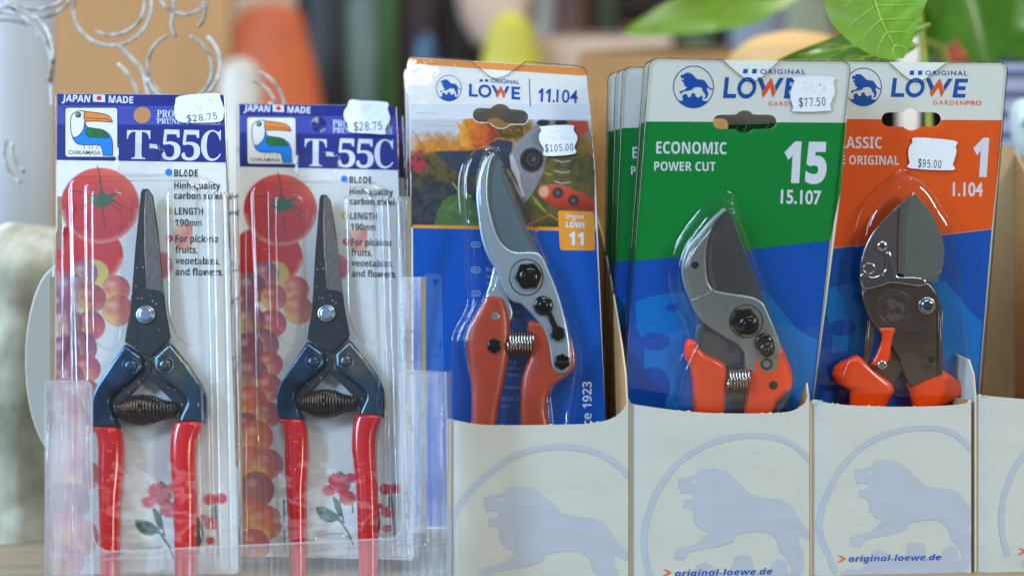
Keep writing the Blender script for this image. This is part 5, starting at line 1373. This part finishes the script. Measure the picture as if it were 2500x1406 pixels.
b.button(O.p(2154, 601, 54), 14, 46, 60, M['chrome'], bev=7); b.tube([O.p(2122 + 14 * math.cos(a), 656 + 13 * math.sin(a), 50) for a in np.linspace(0, 2 * math.pi, 25)[:-1]], 1.8, M['chrome'], closed=True, n=6)
b.build('latch_lever', e)
b = MB()
b.prism([LO([(2104, 712), (2112, 750), (2126, 782), (2141, 801), (2176, 843), (2197, 877), (2210, 921), (2224, 946), (2299, 916), (2302, 760), (2293, 721), (2271, 692), (2245, 684), (2190, 680), (2150, 694)], 48)], 36, 48, M['bronze'], bev=4)
b.tube([O.p(2184 + 41 * math.cos(a), 750 + 41 * math.sin(a), 48) for a in np.linspace(0, 2 * math.pi, 41)[:-1]], 1.1, M['bronze'], closed=True, n=6)
b.button(O.p(2262, 746, 48), 22, 46, 53, M['rivet'], bev=3); b.button(O.p(2263, 747, 53), 16, 51, 60, M['chrome'], bev=4)
emblem(b, O, 2184, 750, 34, M['bronzelite'] if 'bronzelite' in M else M['bronze'], z=48.8)
b.button(O.p(2273, 877, 48), 8, 46, 48.8, M['black'], bev=.4)
text(b, O, 'ORIGINAL', (2198, 814), (2262, 818), 7, M['bronze'], z=49, off=.01); text(b, O, 'LOWE', (2198, 838), (2264, 842), 15, M['bronze'], z=49, off=.01)
for k in (0, 8): b.button(O.p(2218 + k, 818, 48), 1.6, 48, 49.6, M['bronze'], n=8)
b.build('frame_plate', e)
b = MB(); b.prism([LO([(2291, 762), (2302, 756), (2302, 914), (2290, 918)], 53)], 46, 53, M['bronze'], bev=1.5); b.tube([O.p(2297, 770, 54), O.p(2296, 912, 54)], 1.2, M['bevelgrey'], n=6); b.build('side_rail', e)
b = MB(); b.prism([LO([(2119, 780), (2138, 800), (2131, 850), (2120, 890), (2108, 884)], 38)], 30, 38, M['bronze'], bev=1.5); b.tube([O.p(2124, 784, 39), O.p(2113, 880, 39)], 1.3, M['bevelgrey'], n=6)
b.build('side_rail', e)
b = MB(); b.prism([LO([(2140, 870), (2185, 850), (2204, 905), (2190, 920), (2184, 940), (2124, 892)], 36)], 26, 36, M['bronze'], bev=1.5); b.build('lower_plate', e)
b = MB(); secs = []
for v, x0_, x1_ in ((800, 2147, 2183), (806, 2146, 2186), (815, 2153, 2181), (830, 2153, 2177), (850, 2146, 2174), (868, 2138, 2174), (880, 2131, 2170), (888, 2126, 2160), (892, 2134, 2152)):
    secs.append((O.p(x0_, v, 50), O.p(x1_, v, 50), 8))
b.loft(secs, M['griporange'], n=20, e=3); b.button(O.p(2154, 891, 56), 13, 50, 61, M['chrome'], bev=5); b.build('safety_latch', e)
grip(e, O, [(868, 2086, 2096), (873, 2076, 2102), (883, 2052, 2112), (896, 2036, 2128), (914, 2030, 2150), (936, 2040, 2178), (951, 2074, 2183), (986, 2074, 2163), (1060, 2070, 2140)], 30, 18, M['griporange'])
grip(e, O, [(903, 2292, 2302), (912, 2276, 2316), (926, 2226, 2336), (936, 2212, 2344), (950, 2218, 2354), (962, 2221, 2350), (974, 2224, 2328), (988, 2228, 2299), (1060, 2240, 2285)], 30, 18, M['griporange'])

# ================================================================== CARDBOARD DISPLAY BOXES
yaw = 4.9
d0 = 2925.0
BF = Frame(1320, 1200, d0, 0, yaw)
def boxframe(): return BF
DEP = 640
def display_box(label, top, right_top, lowv, ul, ur, z=0, printer=None, backv=330, sides=(1, 1), lw=None, rw=None):
    """open topped carton: top = picture points of the front panel's upper edge, ul/ur = left and right picture x"""
    fr = BF.moved(0, 0, z)
    e = node_empty('display_box', fr, label, 'display box', 'white lion cartons in a row')
    x0 = fr.p(ul, 1200)[0]; x1 = fr.p(ur, 1200)[0]; yb = -(Vector((0, 0, -1)).z * 0) + (-fr.o.z - H)  # table height in this frame
    L = L2(fr, top)
    b = MB(); o = [(x0, yb)] + [(min(max(x, x0), x1), y) for x, y in L] + [(x1, yb)]
    xs = sorted(set([x0 + (x1 - x0) * i / 44 for i in range(45)] + [x0 + 50 * i / 14 for i in range(14)]))
    tl = [(min(max(x, x0), x1), y) for x, y in L2(fr, smooth(top, 4, False))]
    tl.sort(); tx = [q[0] for q in tl]; ty = [q[1] for q in tl]
    bend = lambda x: -16 * max(0, 1 - (x - x0) / 50) ** 2
    vs = []; NR = 14; W = len(xs)
    for zo in (0, -4):
        for j in range(NR + 1):
            for x in xs:
                yt_ = float(np.interp(x, tx, ty)); vs.append((x, yb + (yt_ - yb) * j / NR, bend(x) + zo))
    n0 = (NR + 1) * W
    fq = [(j * W + i, j * W + i + 1, (j + 1) * W + i + 1, (j + 1) * W + i) for j in range(NR) for i in range(W - 1)]
    b.add(vs, fq, M['boxwhite'], sm=True)
    b.add(vs[n0:], [f[::-1] for f in fq], M['kraft'], sm=True)
    b.add(vs, [(NR * W + i, NR * W + i + 1, n0 + NR * W + i + 1, n0 + NR * W + i) for i in range(W - 1)], M['kraftlight'])
    b.add(vs, [(j * W, (j + 1) * W, n0 + (j + 1) * W, n0 + j * W) for j in range(NR)] + [(j * W + W - 1, n0 + j * W + W - 1, n0 + (j + 1) * W + W - 1, (j + 1) * W + W - 1) for j in range(NR)], M['kraftlight'])
    n_print = len(b.v)
    # torn fluff along the cut edge
    rs = np.random.RandomState(int(ul))
    T = smooth(top, 3, False)
    for k in range(13):
        u, v = T[rs.randint(1, len(T) - 1)]; q = fr.p(u + rs.randn() * 2, v, 0); r = 1.2 + rs.rand() * 2.2
        if x0 + 3 < q[0] < x1 - 3:
            b.add([(q[0] - r * 2, q[1] - .5, .6), (q[0] + r * 2, q[1] - .5, .6), (q[0] + rs.randn() * 1.5, q[1] + r, .2 - rs.rand() * 2), (q[0], q[1] - 1, -3)], [(0, 1, 2), (0, 2, 3), (1, 3, 2)], M['kraftlight'])
    n_print = len(b.v)
    if printer: printer(b, fr, x0, x1)
    b.v[n_print:] = [(x, y, z + .5 + bend(x)) for x, y, z in b.v[n_print:]]
    b.build('front_panel', e)
    # side walls
    for s_, x, want in ((0, x0, lw), (1, x1, rw)):
        if want is None: continue
        prof = [(-5, yb)] + [(min(zz, -5), y) for zz, y in want] + [(-DEP, yb)]
        th = 4
        xs = (x, x + th) if s_ == 0 else (x - th, x)
        vs = [(xx, y, zz) for xx in xs for zz, y in prof]
        n = len(prof)
        tri = tessellate_polygon([[Vector((zz, y, 0)) for zz, y in prof]])
        b = MB()
        b.add(vs, [tuple(t) for t in tri], M['boxwhite'] if s_ == 0 else M['kraft'])
        b.add(vs, [tuple(k + n for k in t[::-1]) for t in tri], M['kraft'] if s_ == 0 else M['boxwhite'])
        b.add(vs, [(i, (i + 1) % n, n + (i + 1) % n, n + i) for i in range(n)], M['kraftlight'])
        b.build('side_panel', e)
    b = MB()
    yt = (V0 - backv) * (fr.o.y + DEP) / F - fr.o.z
    vs = [(x0 + 5, yb, -DEP + 4), (x1 - 5, yb, -DEP + 4), (x1 - 5, yt, -DEP + 4), (x0 + 5, yt, -DEP + 4)]
    vs += [(x, y, z_ - 4) for x, y, z_ in vs]
    b.add(vs, [(0, 1, 2, 3), (4, 7, 6, 5), (0, 3, 7, 4), (1, 5, 6, 2), (2, 6, 7, 3), (0, 4, 5, 1)], M['kraft'] if backv < 300 else M['kraftdark'])
    b.build('back_panel', e)
    return e
M['kraftlight'] = mat('torn_board_edge', (214, 196, 164), rough=.95, var=.1, vscale=900)

def clip_x(pts, a, bnd, keep_less):
    out = []; n = len(pts)
    for i in range(n):
        p, q = pts[i], pts[(i + 1) % n]
        ip = (p[0] <= bnd) if keep_less else (p[0] >= bnd); iq = (q[0] <= bnd) if keep_less else (q[0] >= bnd)
        if ip: out.append(p)
        if ip != iq:
            t = (bnd - p[0]) / (q[0] - p[0]); out.append((bnd, p[1] + t * (q[1] - p[1])))
    return out
def clip_y(pts, bnd):
    sw = [(y, x) for x, y in pts]; sw = clip_x(sw, 0, bnd, False)
    return [(x, y) for y, x in sw]

RING = [(1110, 1290), (1106, 1372)]
def lion_print(Z, url=None, ring=None):
    def pr(b, fr, x0, x1):
        yb = -fr.o.z - H
        def put(pts, z, m):
            L = L2(fr, pts, z)
            tri = tessellate_polygon([[Vector((q[0], q[1], 0)) for q in L]])
            for t in tri:
                P_ = [L[k] for k in t]
                P_ = clip_x(P_, 0, x1 - 1.5, True)
                if len(P_) > 2: P_ = clip_x(P_, 0, x0 + 1.5, False)
                if len(P_) > 2: P_ = clip_y(P_, yb + 2)
                if len(P_) > 2:
                    A_ = sum(P_[q - 1][0] * P_[q][1] - P_[q][0] * P_[q - 1][1] for q in range(len(P_)))
                    if A_ < 0: P_ = P_[::-1]
                    b.add([(q[0], q[1], z) for q in P_], [tuple(range(len(P_)))], m)
        put([Z(*q) for q in LION], .5, M['boxlilac'])
        put([Z(*q) for q in [(468, 560), (490, 552), (510, 556), (508, 568), (490, 574), (474, 568)]], .9, M['boxwhite'])
        rg = smooth(ring or [(225, 1170), (190, 1030), (183, 900), (205, 770), (270, 610), (390, 450), (560, 340), (720, 292), (865, 283), (1000, 300), (1110, 350), (1190, 430), (1290, 560), (1340, 700), (1365, 860)], 10, False)
        w = 17
        for i in range(len(rg) - 1):
            a, c = Vector(rg[i]), Vector(rg[i + 1]); p0 = Vector(rg[max(i - 1, 0)]); p3 = Vector(rg[min(i + 2, len(rg) - 1)])
            t1 = (c - p0).normalized(); t2 = (p3 - a).normalized()
            n1 = Vector((-t1.y, t1.x)) * w; n2 = Vector((-t2.y, t2.x)) * w
            put([Z(*(a + n1)), Z(*(c + n2)), Z(*(c - n2)), Z(*(a - n1))], .5, M['boxlilac'])
        for poly in ([(490, 1140), (500, 1075), (555, 1052), (608, 1085), (620, 1122), (700, 1110), (722, 1080), (735, 1018), (770, 1010), (828, 1016), (842, 1060), (850, 1122), (950, 1120), (962, 1060), (1000, 1032), (1050, 1050), (1052, 1110), (1100, 1180), (1160, 1300), (380, 1300), (300, 1210), (350, 1178), (420, 1190)],):
            put([Z(*q) for q in poly], .45, M['boxlilac'])
        if url:
            (ua, va), (ub, vb), h, chev = url
            text(b, fr, 'original-loewe.de', (ua, va), (ub, vb), h, M['logoblue'], z=1.0, style='ital')
            cx, cy = chev; 
            for pts in ([(cx, cy - h * .62), (cx + h * .5, cy - h * .62), (cx + h * 1.35, cy - h * .10), (cx + h * .85, cy - h * .10)], [(cx + h * .85, cy - h * .10), (cx + h * 1.35, cy - h * .10), (cx + h * .35, cy + h * .5), (cx - h * .15, cy + h * .5)]):
                b.flat([L2(fr, pts, 1.0)], 1.0, M['logoorange'])
    return pr

sx_ = 1 / 2.5
Z4 = lambda x, y: (1500 + x / 2.5, 950 + y / 2.5)
# carton three: fit from its nose (1184,1205), crown (1232,1186), rump (1460,1262)
Z3 = lambda x, y: (1183 + (x - 395) * .432, 1212 + (y - 545) * .41)
Z5 = lambda x, y: (2088 + (x - 395) * .38, 1146 + (y - 545) * .38)
Z6 = lambda x, y: (2445 + (x - 185) * .38, 1254 + (y - 900) * .38)
K = lambda v, z=0: (V0 - v) * (BF.o.y) / F - BF.o.z
def wallpt(x, u, v):
    r = BF.Rt @ Vector(((u - U0) / F, 1, (V0 - v) / F))
    t = (x - BF.c.x) / r.x
    return (BF.c.z + t * r.z, BF.c.y + t * r.y)
X = lambda u: BF.p(u, 1200)[0]
display_box('white lion carton holding the orange topped packs', [(1095, 1022), (1120, 1028), (1170, 1036), (1225, 1038), (1400, 1036), (1460, 1031), (1500, 1019), (1528, 995), (1534, 975)], None, None, 1096, 1534,
            printer=lion_print(Z3, None, [(210, 1003), (210, 872), (219, 674), (312, 513), (485, 352), (645, 272), (846, 247), (1045, 289), (1187, 394), (1300, 560)]), backv=168,
            lw=[(0, BF.p(1096, 1022)[1]), (-60, BF.p(1096, 1040)[1]), (-DEP, BF.p(1096, 1040)[1])],
            rw=[(0, BF.p(1534, 975)[1])] + [wallpt(X(1534), *q) for q in ((1530, 915), (1521, 845), (1509, 770), (1497, 700), (1484, 630), (1472, 570))] + [(-DEP, wallpt(X(1534), 1472, 560)[1] + 120)])
display_box('white lion carton holding the green card packs', [(1538, 975), (1545, 986), (1580, 992), (1640, 1000), (1700, 1006), (1760, 1009), (1860, 1009), (1915, 1007), (1945, 999), (1970, 980), (1976, 960)], None, None, 1538, 1976,
            printer=lion_print(Z4, ((1648, 1406), (1886, 1401), 15, (1619, 1398))), backv=182,
            rw=[(0, BF.p(1976, 960)[1]), (-12, BF.p(1976, 935)[1]), (-90, BF.p(1976, 1010)[1]), (-DEP, BF.p(1976, 1010)[1])])
display_box('white lion carton holding the orange and blue pack', [(1979, 990), (1984, 980), (1996, 976), (2020, 983), (2060, 988), (2120, 991), (2200, 993), (2290, 991), (2345, 987), (2366, 982), (2370, 976)], None, None, 1979, 2371, z=0,
            printer=lion_print(Z5, ((2072, 1370), (2298, 1366), 14, (2046, 1364)), [(269, 1208), (177, 977), (171, 850), (216, 703), (321, 513), (490, 366), (690, 292), (869, 277), (1016, 308), (1132, 408), (1300, 600)]), backv=230,
            lw=[(0, BF.p(1979, 990)[1]), (-40, BF.p(1979, 1000)[1]), (-DEP, BF.p(1979, 1010)[1])],
            rw=[(0, BF.p(2371, 976)[1]), (-DEP, BF.p(2371, 990)[1])])
display_box('empty white lion carton at the right edge', [(2384, 962), (2400, 966), (2430, 968), (2500, 974), (2640, 984), (2760, 984), (2790, 960)], None, None, 2382, 2790,
            printer=lion_print(Z6, ((2520, 1346), (2740, 1342), 14, (2486, 1346))), backv=345,
            lw=[(0, BF.p(2382, 962)[1]), (-14, BF.p(2382, 915)[1]), (-40, BF.p(2382, 880)[1]), (-DEP, BF.p(2382, 800)[1])],
            rw=[(0, BF.p(2790, 960)[1]), (-DEP, BF.p(2790, 300)[1])])
